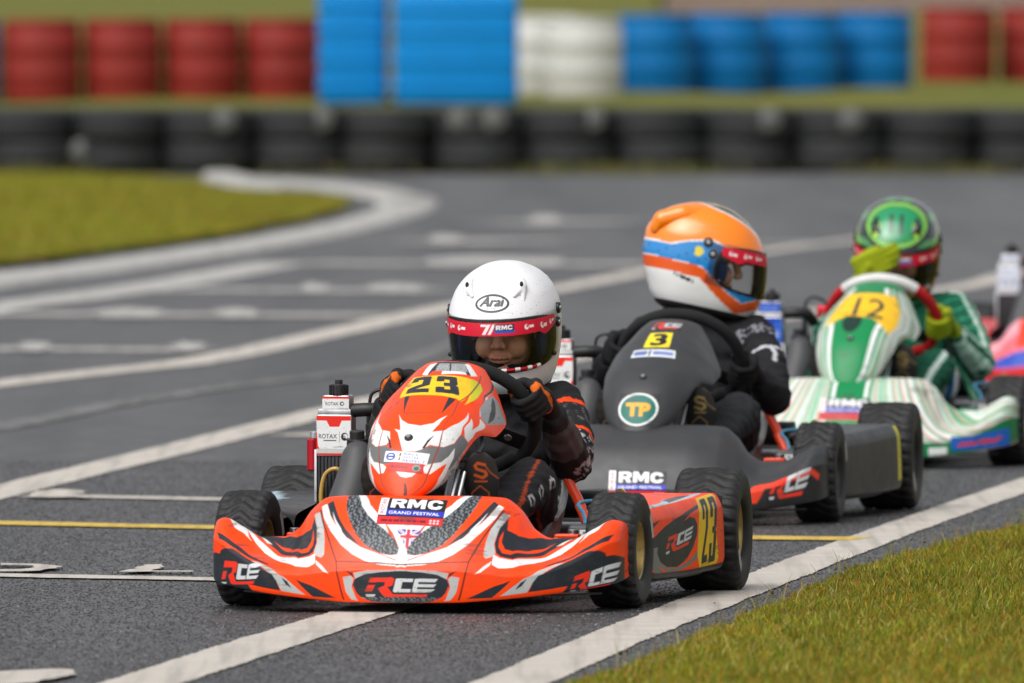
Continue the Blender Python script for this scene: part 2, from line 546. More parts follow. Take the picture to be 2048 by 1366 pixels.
NU = [0, .25, .42, .5, .57, .65, .75, .85, .93, .97, 1]
N_X = [0, .1175, .197, .235, .268, .305, .352, .40, .440, .460, .468]
N_TZ = [.252, .252, .248, .222, .178, .160, .160, .182, .200, .193, .168]
N_TY = [-.20, -.195, -.185, -.18, -.18, -.18, -.175, -.165, -.155, -.135, -.09]
N_CZ = [.100, .097, .090, .085, .085, .090, .103, .128, .152, .157, .150]
N_CY = [-.392, -.388, -.375, -.365, -.353, -.338, -.312, -.275, -.235, -.195, -.11]
N_BZ = [.024, .025, .030, .033, .036, .040, .046, .053, .060, .066, .075]
N_BU = [.030, .030, .024, .014, .002, -.006, -.006, .002, .010, .009, .004]
NOSE_V = [0, .08, .40, .43, .70, .92, .96, 1]

def nose_surf(u, v):
    u = np.asarray(u, float); v = np.asarray(v, float)
    shp = np.broadcast(u, v).shape
    u = np.broadcast_to(u, shp).ravel(); v = np.broadcast_to(v, shp).ravel()
    a = np.clip(np.abs(u), 0, 1)
    g = lambda k: pchip(NU, k, a)
    x = g(N_X) * np.sign(u) * .985 - .005
    tz, ty, cz, cy, bz, bu = g(N_TZ), g(N_TY), g(N_CZ), g(N_CY), g(N_BZ), g(N_BU)
    my, mz = (ty + cy) / 2 - bu * .75, (tz + cz) / 2 + bu * .75
    Y = np.stack([cy + .09, cy + .006, cy, cy + .006, my, ty, ty + .02, ty + .026], 1)
    Z = np.stack([bz + .002, bz, cz - .004, cz + .006, mz, tz, tz - .004, tz - .04], 1)
    return np.stack([x, pchipv(NOSE_V, Y, v), pchipv(NOSE_V, Z, v)], 1).reshape(shp + (3,))

FV = [0, .05, .14, .30, .45, .55, .66, .80, .92, 1]
F_Y = [-.205, -.200, -.185, -.145, -.085, -.035, .030, .115, .195, .245]
F_Z = [.240, .258, .294, .360, .412, .440, .468, .502, .526, .536]
F_W = [.010, .052, .086, .110, .124, .141, .143, .118, .090, .072]
F_D = [.01, .03, .055, .080, .105, .150, .160, .140, .085, .050]
F_DZ = [.0, .003, .010, .022, .036, .066, .074, .060, .034, .020]
FXC = -.019
FROT = math.radians(3.6)        # the panel sits slightly turned on its mount

def fair_surf(u, v):
    u = np.asarray(u, float); v = np.asarray(v, float)
    shp = np.broadcast(u, v).shape
    u = np.broadcast_to(u, shp).ravel(); v = np.broadcast_to(v, shp).ravel()
    g = lambda k: pchip(FV, k, v)
    a = np.abs(u)
    w = g(F_W)
    x = FXC + w * np.sign(u) * np.sin(a * 1.25) / math.sin(1.25)
    e = a ** 2.3
    y = g(F_Y) + g(F_D) * e - .10
    c, s = math.cos(FROT), math.sin(FROT)
    return np.stack([x * c + y * s, -x * s + y * c + .10, g(F_Z) - g(F_DZ) * e], 1).reshape(shp + (3,))

# side pod: u front to rear, v from the lower lip up over the outer face to the inner top edge
PU = [0, .04, .10, .20, .5, .8, .95, 1]
P_XO = [.385, .432, .452, .463, .492, .520, .533, .530]
P_Y = [.172, .180, .198, .245, .42, .60, .735, .775]
P_ZB = [.095, .078, .066, .060, .060, .064, .068, .075]
P_ZT = [.190, .204, .212, .216, .220, .226, .229, .222]
POD_V = [0, .07, .14, .60, .70, .76, 1]

def pod_surf(u, v):
    u = np.asarray(u, float); v = np.asarray(v, float)
    shp = np.broadcast(u, v).shape
    u = np.broadcast_to(u, shp).ravel(); v = np.broadcast_to(v, shp).ravel()
    g = lambda k: pchip(PU, k, u)
    xo, y, zb, zt = g(P_XO), g(P_Y), g(P_ZB), g(P_ZT)
    xi = np.full_like(xo, .345)
    X = np.stack([xo - .05, xo - .006, xo, xo - .004, xo - .014, xo - .024, xi], 1)
    Z = np.stack([zb - .012, zb - .006, zb + .012, zt - .034, zt - .008, zt, zt - .022 * (1 - u)], 1)
    return np.stack([pchipv(POD_V, X, v), y, pchipv(POD_V, Z, v)], 1).reshape(shp + (3,))

def surf_normal(sf, u, v, e=1e-3):
    du = sf(u + e, v) - sf(u - e, v)
    dv = sf(u, v + e) - sf(u, v - e)
    n = np.cross(du, dv)
    return n / np.maximum(np.linalg.norm(n, axis=-1, keepdims=True), 1e-9)

KARTS = [  # front axle centre on the ground, yaw
    dict(loc=(-.173, 33.10), yaw=9.6),
    dict(loc=(.374, 38.27), yaw=8.6),
    dict(loc=(1.005, 42.7), yaw=8.6),
    dict(loc=(1.915, 50.0), yaw=8.0),
]
# ------------------------------------------------------------------ livery and crease-shade outlines in panel coordinates (u, v)
NOSE_ART = {
    'white_top': [(-.914, .933), (-.891, .939), (-.84, .935), (-.808, .936), (-.754, .841), (-.677, .743), (-.597, .638), (-.514, .527), (-.456, .52), (-.428, .53), (-.425, .466), (-.456, .451), (-.522, .467), (-.605, .549), (-.7, .698), (-.777, .792), (-.831, .819), (-.874, .81)],
    'white_sliver_cut': [(-.82, .897), (-.791, .84), (-.72, .729), (-.702, .667), (-.76, .762), (-.803, .819)],
    'dark_valley': [(-.84, .936), (-.82, .939), (-.78, .933), (-.717, .924), (-.608, .867), (-.519, .738), (-.471, .721), (-.468, .787), (-.439, .705), (-.428, .595), (-.439, .542), (-.462, .53), (-.514, .536), (-.585, .648), (-.657, .761), (-.722, .83), (-.791, .933)],
    'white_valley': [(-.82, .939), (-.788, .935), (-.717, .848), (-.682, .803), (-.714, .818), (-.763, .91)],
    'orange_cres': [(-.685, .842), (-.588, .738), (-.508, .598), (-.474, .588), (-.456, .622), (-.459, .706), (-.445, .641), (-.445, .587), (-.465, .555), (-.502, .566), (-.579, .691), (-.648, .793)],
    'gray_leaf': [(-.471, .806), (-.439, .792), (-.408, .719), (-.388, .603), (-.382, .516), (-.396, .498), (-.422, .515), (-.436, .539), (-.425, .595), (-.439, .702)],
    'dagger': [(-.425, .489), (-.388, .449), (-.348, .391), (-.379, .413), (-.416, .459)],
    'smile': [(-.439, .825), (-.413, .753), (-.362, .652), (-.302, .562), (-.242, .504), (-.179, .463), (-.102, .436), (.024, .42), (.024, .455), (-.036, .463), (-.122, .507), (-.207, .545), (-.279, .603), (-.339, .685), (-.382, .759), (-.413, .833)],
    'dark_band': [(-.413, .833), (-.388, .856), (-.345, .762), (-.288, .655), (-.23, .581), (-.205, .55), (-.279, .604), (-.339, .693), (-.382, .763)],
    'band_sliver': [(-.376, .784), (-.351, .734), (-.313, .663), (-.296, .617), (-.33, .672), (-.359, .735)],
    'lens': [(-.322, .912), (-.27, .925), (-.227, .804), (-.165, .723), (-.084, .633), (-.039, .583), (-.016, .524), (-.024, .5), (-.059, .494), (-.122, .512), (-.185, .555), (-.239, .629), (-.279, .716), (-.31, .797), (-.319, .848)],
    'white_in': [(-.279, .922), (-.245, .921), (-.196, .814), (-.15, .759), (-.099, .687), (-.076, .626), (-.122, .671), (-.187, .742), (-.233, .804)],
    'white_y': [(-.093, .682), (.004, .682), (.027, .449), (-.021, .463), (-.107, .504), (-.059, .493), (-.021, .498), (-.013, .524), (-.039, .587), (-.056, .626)],
    'flag': [(-.041, .651), (.082, .648), (.019, .527)],
    'crease_shade_a': [(-.448, .814), (-.436, .806), (-.316, .475), (-.27, .152), (-.279, .15), (-.322, .468)],
    'crease_shade_b': [(-.319, .471), (.027, .437), (.03, .429), (-.319, .463)],
    'oval': [(-.233, .295), (-.219, .341), (-.173, .373), (-.096, .388), (.03, .395), (.024, .081), (-.133, .121), (-.193, .19), (-.225, .244)],
    'oval_ring': [(-.227, .386), (-.165, .401), (.027, .403), (.03, .384), (-.096, .38), (-.173, .365), (-.219, .341)],
    'oval_leaf': [(-.279, .356), (-.239, .364), (-.227, .342), (-.236, .28), (-.205, .137), (-.236, .155), (-.265, .243)],
    'oval_cres': [(-.23, .3), (-.213, .231), (-.162, .13), (-.179, .129), (-.213, .161), (-.227, .242)],
    'oval_dart': [(-.299, .429), (-.233, .386), (-.222, .345), (-.262, .399)],
    'low_dark': [(-.92, .354), (-.894, .395), (-.851, .435), (-.76, .443), (-.688, .415), (-.639, .392), (-.614, .33), (-.594, .223), (-.74, .218), (-.92, .175), (-.934, .262)],
    'low_stripe': [(-.948, .498), (-.923, .504), (-.814, .564), (-.677, .496), (-.651, .464), (-.728, .477), (-.828, .467), (-.931, .421)],
    'low_gray': [(-.754, .439), (-.717, .464), (-.645, .429), (-.574, .384), (-.516, .286), (-.465, .191), (-.588, .22), (-.614, .33), (-.639, .392), (-.688, .42)],
    'low_gray_mark': [(-.588, .38), (-.559, .342), (-.534, .266), (-.565, .307)],
    'low_red_gap': [(-.605, .422), (-.545, .387), (-.454, .163), (-.428, .161), (-.488, .319)],
    'low_dark2': [(-.516, .368), (-.445, .307), (-.31, .168), (-.428, .167), (-.474, .274)],
}
NOSE_PTS = {
    'sticker': [(-.142, .687), (.173, .671), (-.153, .871), (.17, .849)],
    'rce_c': [(-.17, .184), (.176, .189), (-.167, .35)],
    'rce_l': [(-.917, .081), (-.705, .254), (-.908, .303)],
    'rce_r': [(.774, .081), (.963, .076), (.788, .296)],
}
FAIR_ART = {
    'top_box': [(-.249, .99), (.442, .998), (.559, .866), (-.252, .831)],
    'top_print_a': [(-.139, .963), (.085, .963), (.175, .863), (-.062, .86)],
    'top_print_b': [(.119, .963), (.399, .975), (.476, .888), (.202, .861)],
    'top_white_l': [(-.352, .963), (-.205, .973), (-.145, .826), (-.245, .835)],
    'top_white_r': [(.399, .98), (.519, .977), (.646, .881), (.529, .861)],
    'top_rce_o': [(-.125, .84), (-.109, .866), (.048, .87), (.065, .835)],
    'top_rce_w': [(.052, .865), (.429, .883), (.459, .863), (.065, .835)],
    'yellow': [(-.329, .646), (-.366, .745), (-.382, .825), (-.185, .818), (.376, .836), (.589, .84), (.676, .83), (.689, .79), (.599, .71), (.489, .623), (.499, .706), (.432, .638), (.366, .654), (.035, .656), (-.205, .656)],
    'dart_l': [(-.262, .653), (-.189, .651), (-.159, .503)],
    'dart_r': [(.279, .653), (.369, .646), (.295, .513)],
    'white_c': [(-.232, .506), (-.175, .461), (-.065, .432), (.119, .421), (.282, .442), (.382, .514), (.362, .439), (.309, .387), (.466, .404), (.529, .312), (.346, .311), (.242, .282), (.139, .27), (-.058, .27), (-.185, .379), (-.252, .402), (-.152, .391)],
    'petal': [(.319, .387), (.482, .406), (.593, .474), (.576, .581), (.656, .494), (.74, .407), (.713, .342), (.569, .307), (.349, .309), (.289, .336)],
    'petal_b': [(.663, .639), (.713, .741), (1.0, .896), (1.0, .898), (.756, .761), (.683, .644), (.723, .578), (.82, .558), (.937, .421), (.927, .379), (.83, .396), (.726, .451), (.566, .629), (.639, .548), (.84, .459)],
    'gray': [(.242, .282), (.356, .304), (.573, .306), (.723, .342), (.75, .407), (.9, .381), (.957, .364), (.943, .295), (.917, .235), (.88, .192), (.756, .224), (.409, .204), (.185, .204), (.139, .27)],
    'lgray': [(.78, .319), (.957, .364), (.97, .284), (1.0, .212), (1.0, .134), (1.0, .06), (.907, .109), (.84, .197), (.836, .26)],
    'tusk': [(.763, .317), (.836, .262), (.84, .199), (.913, .109), (1.0, .053), (.93, .05), (.76, .142), (.763, .224), (.706, .212), (.529, .157), (.406, .159), (.336, .189), (.409, .205), (.639, .225), (.733, .265)],
    'bib': [(-.149, .167), (.259, .162), (.182, .139), (.062, .132), (-.052, .139)],
    'ridge_shade': [(.71, .898), (.74, .9), (.416, .634), (.459, .416), (.513, .304), (.496, .155), (.536, .092), (.456, .018), (.359, .02), (.489, .095), (.462, .159), (.489, .304), (.446, .414), (.399, .633)],
    'slit': [(.042, .105), (.082, .104), (.292, .012), (.092, .018)],
    'flame_r': [(.239, .287), (.289, .336), (.369, .371), (.309, .321), (.285, .287)],
    'ear_gray': [(.653, .646), (.693, .718), (.87, .806), (.953, .783), (.957, .723), (.997, .673), (.84, .569), (.75, .579)],
    'ear_dark': [(.833, .78), (.86, .766), (.843, .693), (.856, .626), (.833, .576), (.786, .651), (.783, .718)],
    'ear_strip': [(1.0, .918), (1.0, .893), (.716, .75), (.663, .684), (.699, .755)],
}
FAIR_PTS = {
    'num': [(-.265, .674), (.386, .683), (-.339, .813)],
    'hole': [(.062, .347), (.142, .349), (.078, .327)],
    'sticker': [(-.386, .217), (.399, .2), (-.346, .272), (.396, .259)],
    'red': [(-.299, .169), (.359, .155), (-.262, .215), (.349, .205)],
}
POD_ART = {
    'yellow': [(.745, .731), (.908, .753), (.926, .715), (.906, .652), (.878, .527), (.882, .342), (.896, .189), (.88, .126), (.701, .122), (.673, .23), (.697, .452), (.719, .639)],
    'dark': [(.088, .309), (.096, .421), (.293, .54), (.417, .592), (.571, .635), (.731, .67), (.717, .639), (.603, .611), (.523, .56), (.599, .588), (.659, .568), (.685, .513), (.679, .423), (.623, .313), (.537, .211), (.427, .156), (.307, .165), (.226, .218), (.192, .301), (.202, .364), (.134, .35)],
    'dark_b': [(.098, .576), (.248, .607), (.114, .519), (.094, .511)],
    'ring': [(.092, .299), (.214, .409), (.192, .301), (.226, .218), (.307, .161), (.427, .152), (.579, .199), (.675, .265), (.675, .207), (.579, .161), (.449, .124), (.309, .122), (.206, .183), (.281, .099), (.17, .112), (.092, .181)],
    'cres': [(.501, .201), (.601, .256), (.665, .336), (.693, .45), (.677, .319), (.621, .248)],
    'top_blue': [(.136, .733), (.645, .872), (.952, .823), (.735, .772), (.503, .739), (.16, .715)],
    'top_dark': [(.605, .863), (.802, .863), (.86, .829), (.603, .796), (.419, .743)],
}
POD_PTS = {
    'd2': [(.721, .144), (.784, .157), (.764, .703)],
    'd3': [(.8, .142), (.86, .15), (.848, .711)],
    'rce': [(.291, .271), (.617, .352), (.315, .436)],
    'txt': [(.094, .464), (.457, .648), (.084, .531)],
}
NOSE2_PTS = {
    'sticker': [(-.144, .316), (.173, .323), (-.15, .531), (.167, .526)],
    'chev': [(.585, .288), (.631, .468), (.668, .485), (.926, .391), (.957, .331), (.951, .293), (.92, .354), (.697, .414), (.654, .262)],
    'rce': [(.717, .267), (.908, .205), (.734, .482)],
}
FAIR2_PTS = {
    'tp': [(.212, .1), (.723, .11), (1.0, .008)],
    'num': [(-.122, .611), (.222, .629), (-.182, .77), (.219, .78)],
    'slip': [(-.222, .518), (.366, .536), (-.249, .599), (.326, .611)],
    'rce': [(-.252, .796), (.336, .818), (-.366, .881)],
}
NOSE3_PTS = {
    'sticker': [(-.179, .523), (.139, .516), (-.17, .697), (.136, .683)],
    'blue': [(.634, .228), (.954, .1), (.634, .417), (.951, .284)],
}
FAIR3_PTS = {
    'yellow': [(-.566, .482), (-.432, .686), (-.406, .816), (-.085, .818), (.579, .825), (.596, .728), (.699, .424), (.242, .553), (-.149, .571)],
    'num': [(-.085, .574), (.399, .551), (-.112, .771)],
}
# ------------------------------------------------------------------ the setting
def gp(px, py, z=0.0):
    """point of the ground seen at a pixel of the 2048 px photograph"""
    v = ((px - 1024) / FPX, 1.0, (683 - py) / FPX)
    w = (v[0], math.cos(PITCH) + v[2] * math.sin(PITCH), -math.sin(PITCH) + v[2] * math.cos(PITCH))
    t = (z - CAM_H) / w[2]
    return np.array([w[0] * t, w[1] * t])

def at_depth(px, y):
    """sideways position of a pixel column at distance y"""
    return (px - 1024) / FPX * y

def asphalt_mat():
    m, nt, b = new_mat('asphalt')
    ps = nd(nt, 'ShaderNodeNewGeometry').outputs['Position']
    vo = nd(nt, 'ShaderNodeTexVoronoi', Scale=105.0, Randomness=1.0); nt.links.new(ps, vo.inputs['Vector'])
    v2 = nd(nt, 'ShaderNodeTexVoronoi', Scale=48.0); nt.links.new(ps, v2.inputs['Vector'])
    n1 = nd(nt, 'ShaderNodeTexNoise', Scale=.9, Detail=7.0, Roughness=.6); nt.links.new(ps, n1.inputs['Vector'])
    n2 = nd(nt, 'ShaderNodeTexNoise', Scale=70.0, Detail=4.0, Roughness=.7); nt.links.new(ps, n2.inputs['Vector'])
    n3 = nd(nt, 'ShaderNodeTexNoise', Scale=6.0, Detail=6.0, Roughness=.6); nt.links.new(ps, n3.inputs['Vector'])
    sep = nd(nt, 'ShaderNodeSeparateColor'); nt.links.new(vo.outputs['Color'], sep.inputs[0])
    stone = ramp(nt, sep.outputs[0], [(0, (.020, .020, .022)), (.55, (.042, .041, .043)), (.82, (.085, .082, .083)), (1, (.19, .18, .18))])
    c = mixc(nt, ramp(nt, n2.outputs[0], [(.35, 0), (.65, 1)]), (.018, .018, .02), stone)
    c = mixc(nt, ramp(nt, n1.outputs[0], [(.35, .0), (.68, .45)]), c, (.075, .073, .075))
    c = mixc(nt, ramp(nt, n3.outputs[0], [(.45, 0), (.72, .4)]), c, (.022, .022, .024))
    mp = nd(nt, 'ShaderNodeMapping'); mp.inputs['Rotation'].default_value = (0, 0, R(6.8)); mp.inputs['Scale'].default_value = (1.7, .07, 1); nt.links.new(ps, mp.inputs['Vector'])
    n5 = nd(nt, 'ShaderNodeTexNoise', Scale=1.0, Detail=5.0, Roughness=.55); nt.links.new(mp.outputs[0], n5.inputs['Vector'])
    c = mixc(nt, ramp(nt, n5.outputs[0], [(.48, 0), (.62, .75)]), c, (.014, .014, .016))      # rubbered-in lines
    c = mixc(nt, ramp(nt, n5.outputs[0], [(.30, .35), (.46, 0)]), c, (.10, .098, .098))
    nt.links.new(c, b.inputs['Base Color'])
    rr = nd(nt, 'ShaderNodeMapRange'); rr.inputs[3].default_value = .36; rr.inputs[4].default_value = .62
    nt.links.new(n3.outputs[0], rr.inputs[0]); nt.links.new(rr.outputs[0], b.inputs['Roughness'])
    b.inputs['Specular IOR Level'].default_value = .75
    ad = nd(nt, 'ShaderNodeMath', operation='ADD'); nt.links.new(vo.outputs['Distance'], ad.inputs[0]); nt.links.new(v2.outputs['Distance'], ad.inputs[1])
    bp = nd(nt, 'ShaderNodeBump', Strength=.22, Distance=.006); bp.invert = True
    nt.links.new(ad.outputs[0], bp.inputs['Height']); nt.links.new(bp.outputs[0], b.inputs['Normal'])
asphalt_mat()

def road_paint(name, col, wear):
    m, nt, b = new_mat(name)
    ps = nd(nt, 'ShaderNodeNewGeometry').outputs['Position']
    n1 = nd(nt, 'ShaderNodeTexNoise', Scale=7.0, Detail=8.0, Roughness=.65); nt.links.new(ps, n1.inputs['Vector'])
    n2 = nd(nt, 'ShaderNodeTexNoise', Scale=90.0, Detail=4.0, Roughness=.7); nt.links.new(ps, n2.inputs['Vector'])
    mp = nd(nt, 'ShaderNodeMapping'); mp.inputs['Scale'].default_value = (26, .8, 1); nt.links.new(ps, mp.inputs['Vector'])
    n4 = nd(nt, 'ShaderNodeTexNoise', Scale=1.0, Detail=5.0); nt.links.new(mp.outputs[0], n4.inputs['Vector'])
    c = mixc(nt, ramp(nt, n1.outputs[0], [(.3, 0), (.75, 1)]), tuple(x * 1.06 for x in col), tuple(x * .8 for x in col))
    c = mixc(nt, ramp(nt, n4.outputs[0], [(.48, 0), (.66, .55)]), c, tuple(x * .5 for x in col))
    ad = nd(nt, 'ShaderNodeMath', operation='ADD'); nt.links.new(n1.outputs[0], ad.inputs[0]); nt.links.new(n2.outputs[0], ad.inputs[1])
    c = mixc(nt, ramp(nt, ad.outputs[0], [(1.0 - wear, 0), (1.22 - wear, .85)]), c, (.04, .039, .04))
    nt.links.new(c, b.inputs['Base Color'])
    b.inputs['Roughness'].default_value = .6
    bp = nd(nt, 'ShaderNodeBump', Strength=.5, Distance=.003); nt.links.new(n2.outputs[0], bp.inputs['Height'])
    nt.links.new(bp.outputs[0], b.inputs['Normal'])
road_paint('white_road_paint', (.52, .475, .42), -.055)
road_paint('worn_road_paint', (.40, .385, .36), -.06)
road_paint('ghost_road_paint', (.19, .185, .18), .02)
road_paint('yellow_road_paint', (.62, .42, .06), -.08)
road_paint('kerb_paint', (.42, .41, .385), -.03)

def grass_mat(name, a, b_, c_, scale=3.0):
    m, nt, b = new_mat(name)
    ps = nd(nt, 'ShaderNodeNewGeometry').outputs['Position']
    n1 = nd(nt, 'ShaderNodeTexNoise', Scale=scale, Detail=8.0, Roughness=.65); nt.links.new(ps, n1.inputs['Vector'])
    n2 = nd(nt, 'ShaderNodeTexNoise', Scale=scale * 14, Detail=5.0, Roughness=.7); nt.links.new(ps, n2.inputs['Vector'])
    c = mixc(nt, ramp(nt, n1.outputs[0], [(.35, 0), (.65, 1)]), a, b_)
    c = mixc(nt, ramp(nt, n2.outputs[0], [(.48, 0), (.75, .8)]), c, c_)
    nt.links.new(c, b.inputs['Base Color'])
    b.inputs['Roughness'].default_value = .9
    b.inputs['Specular IOR Level'].default_value = .2
    bp = nd(nt, 'ShaderNodeBump', Strength=.8, Distance=.03); nt.links.new(n2.outputs[0], bp.inputs['Height'])
    nt.links.new(bp.outputs[0], b.inputs['Normal'])
grass_mat('field_grass', (.100, .115, .014), (.145, .135, .018), (.085, .075, .022), .35)
grass_mat('island_grass', (.24, .23, .016), (.17, .22, .012), (.24, .16, .02), .22)
grass_mat('verge_soil', (.16, .15, .014), (.20, .15, .02), (.09, .065, .02), 4.0)
grass_mat('earth', (.16, .11, .085), (.11, .085, .07), (.22, .17, .14), .3)

# ground: one sheet to the horizon, with a low bank rising behind the tyre barrier
GY = [-40, 10, 40, 80, 104, 106.2, 108, 111, 115, 119, 123, 128, 140, 170, 240, 400, 800, 2500]
GZ = [-.04, -.04, -.04, -.04, -.04, -.02, .05, .16, .27, .36, .42, .46, .52, .6, .62, .62, .6, .5]
def ground_z(y):
    return float(np.interp(y, GY, GZ))
_xs = np.concatenate([np.linspace(-900, -40, 8), np.linspace(-30, 30, 61), np.linspace(40, 900, 8)])
_ys = np.unique(np.concatenate([GY, np.linspace(106, 140, 60)]))
_GX, _GYY = np.meshgrid(_xs, _ys, indexing='ij')
_GZZ = np.interp(_GYY, GY, GZ) + np.where(_GYY > 106.5, .025 * np.sin(_GX * 2.1 + _GYY) * np.cos(_GX * .9 - _GYY * .7), 0)
_o = link_mesh('ground', raw_mesh('ground', np.stack([_GX, _GYY, _GZZ], -1), grid_faces(len(_xs), len(_ys))), 'field_grass')
tagged(_o, kind='structure')

def sheet(name, pts, z, mat, kind='structure', jit=0.0, step=.12):
    """flat polygon from a world outline, its edge roughened"""
    P = np.asarray(pts, float)
    out = []
    for i in range(len(P)):
        a, b = P[i], P[(i + 1) % len(P)]
        n = max(1, int(np.linalg.norm(b - a) / step)) if jit else 1
        for k in range(n):
            p = a + (b - a) * k / n
            out.append(p + (RNG.normal(0, jit, 2) if jit else 0))
    bm = bmesh.new()
    vs = [bm.verts.new((p[0], p[1], z)) for p in out]
    f = bm.faces.new(vs)
    if f.normal.z < 0: f.normal_flip()
    bmesh.ops.triangulate(bm, faces=[f])
    me = bpy.data.meshes.new(name); bm.to_mesh(me); bm.free()
    return tagged(link_mesh(name, me, mat), kind=kind)

_n = 90
_edge = [(x, 104.3 + .35 * math.sin(x * .8) + RNG.normal(0, .12)) for x in np.linspace(40, -40, _n)]
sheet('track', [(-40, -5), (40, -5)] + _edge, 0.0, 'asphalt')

def stripe(name, pts, w, z, mat, k=24, jit=.003, step=None, world=False):
    """a painted line along a ground path given in photograph pixels; w = width in metres, one value or one for each point"""
    z = lev(z)
    P = np.array(pts, float) if world else np.array([gp(*p) for p in pts])
    Q = catmull(np.concatenate([P, np.zeros((len(P), 1))], 1), k)[:, :2] if len(P) > 2 else np.array([P[0] + (P[1] - P[0]) * t for t in np.linspace(0, 1, k * 3)])
    L = np.concatenate([[0], np.cumsum(np.linalg.norm(np.diff(Q, axis=0), axis=1))])
    n = max(12, int(L[-1] / (step or .03)))
    n = min(n, 900)
    t = np.linspace(0, L[-1], n)
    C = np.stack([np.interp(t, L, Q[:, 0]), np.interp(t, L, Q[:, 1])], 1)
    T = np.gradient(C, axis=0); T /= np.linalg.norm(T, axis=1, keepdims=True)
    N = np.stack([-T[:, 1], T[:, 0]], 1)
    W = np.full(n, w) if np.isscalar(w) else np.interp(t / L[-1], np.linspace(0, 1, len(w)), w)
    def wob():
        r = RNG.normal(0, 1, n)
        s = np.convolve(r, np.ones(9) / 9, 'same')
        return (r * .7 + s * .8) * jit
    A = C + N * (W / 2 + wob())[:, None]
    B = C - N * (W / 2 + wob())[:, None]
    V = np.stack([np.concatenate([A, np.full((n, 1), z)], 1), np.concatenate([B, np.full((n, 1), z)], 1)], 1)
    me = raw_mesh(name, V, grid_faces(n, 2)[:, ::-1], False)
    return tagged(link_mesh(name, me, mat), kind='structure')

Z1, Z2 = .0029, .0054
_lev = [0]
def lev(z):
    _lev[0] += 1
    return z + .00012 * (_lev[0] % 20)
# long lines of the track
stripe('white_line', [(860, 1420), (1025, 1366), (1250, 1270), (1480, 1180), (1760, 1073), (2048, 972), (2400, 855)], [.155, .15, .14, .13, .125, .125], Z1, 'white_road_paint')
stripe('white_line', [(140, 1418), (292, 1366), (520, 1292), (760, 1217), (1100, 1120), (1500, 1010)], [.165, .16, .14, .12, .12], Z1, 'white_road_paint')
stripe('white_line', [(-400, 1085), (0, 985), (330, 905), (640, 828), (980, 752), (1400, 668), (1700, 612), (1940, 572), (2048, 545), (2300, 505)], [.17, .165, .15, .14, .14, .15, .18], Z1, 'white_road_paint')
stripe('white_line', [(-300, 808), (0, 768), (200, 745), (400, 722), (640, 672), (900, 615), (1080, 585), (1290, 545), (1500, 508), (1800, 468)], [.2, .2, .18, .18, .17, .16, .13, .1], Z1, 'white_road_paint')
stripe('worn_line', [(-200, 880), (0, 855), (220, 812), (420, 780), (640, 752), (800, 728), (900, 690), (1000, 650)], [.16, .14, .12, .12, .1, .1], Z1, 'ghost_road_paint', jit=.012)
stripe('white_line', [(-250, 655), (0, 613), (160, 594), (320, 571), (440, 549), (570, 526)], [.32, .34, .33, .32, .30], Z1, 'kerb_paint', step=.06)
# lines and numbers of the starting grid
stripe('yellow_line', [(-120, 1045), (0, 1048), (430, 1057), (900, 1065), (1485, 1077), (1724, 1080)], .22, Z1, 'yellow_road_paint', jit=.006)
stripe('white_line', [(-120, 1150), (0, 1153), (440, 1161), (560, 1164)], .17, Z1, 'white_road_paint', jit=.006)
stripe('white_line', [(60, 993), (450, 1001), (560, 1003)], .18, Z1, 'white_road_paint')
stripe('white_line', [(585, 870), (760, 874)], .32, Z1, 'white_road_paint')
stripe('white_line', [(680, 1217), (806, 1217)], .10, Z2, 'worn_road_paint')
def px_patch(name, pts, mat='white_road_paint', z=Z2, jit=.004, step=.03):
    return sheet(name, [gp(*p) for p in pts], lev(z), mat, jit=jit, step=step)
px_patch('painted_number', [(57, 994), (75, 987), (110, 983), (166, 985), (170, 990), (150, 992), (172, 999), (60, 999)])
px_patch('painted_number', [(0, 1132), (70, 1133), (105, 1136), (122, 1138), (105, 1142), (75, 1147), (0, 1148), (0, 1144), (45, 1144), (70, 1140), (62, 1136), (0, 1135)])
px_patch('painted_number', [(243, 1149), (262, 1144), (290, 1135), (322, 1134), (328, 1137), (322, 1142), (302, 1147), (385, 1147), (384, 1149)])
px_patch('painted_number', [(-30, 1366), (-20, 1352), (40, 1347), (120, 1344), (150, 1346), (150, 1356), (110, 1364), (60, 1372), (-30, 1380)])
for (a, b, y, w, blobs) in [(-60, 408, 699, .55, [(45, 100), (345, 405)]), (-40, 765, 630, .62, [(190, 330), (430, 520)]),
                            (350, 880, 580, .62, [(600, 660), (735, 850)]), (615, 1300, 527, .75, [(850, 1130)]),
                            (855, 1060, 482, .9, [(860, 925)]), (1050, 1200, 443, 1.0, [(1060, 1120)]), (1490, 1550, 487, .9, [])]:
    stripe('grid_line', [(a, y), (b, y + 3)], w, Z1, 'worn_road_paint', jit=.03, step=.05)
    for (c, d) in blobs:
        px_patch('painted_number', [(c, y - 5), (c + (d - c) * .35, y - 11), (d, y - 6), (d - 6, y + 8), (c + 5, y + 8)], 'kerb_paint', Z2 + .002, .02, .08)

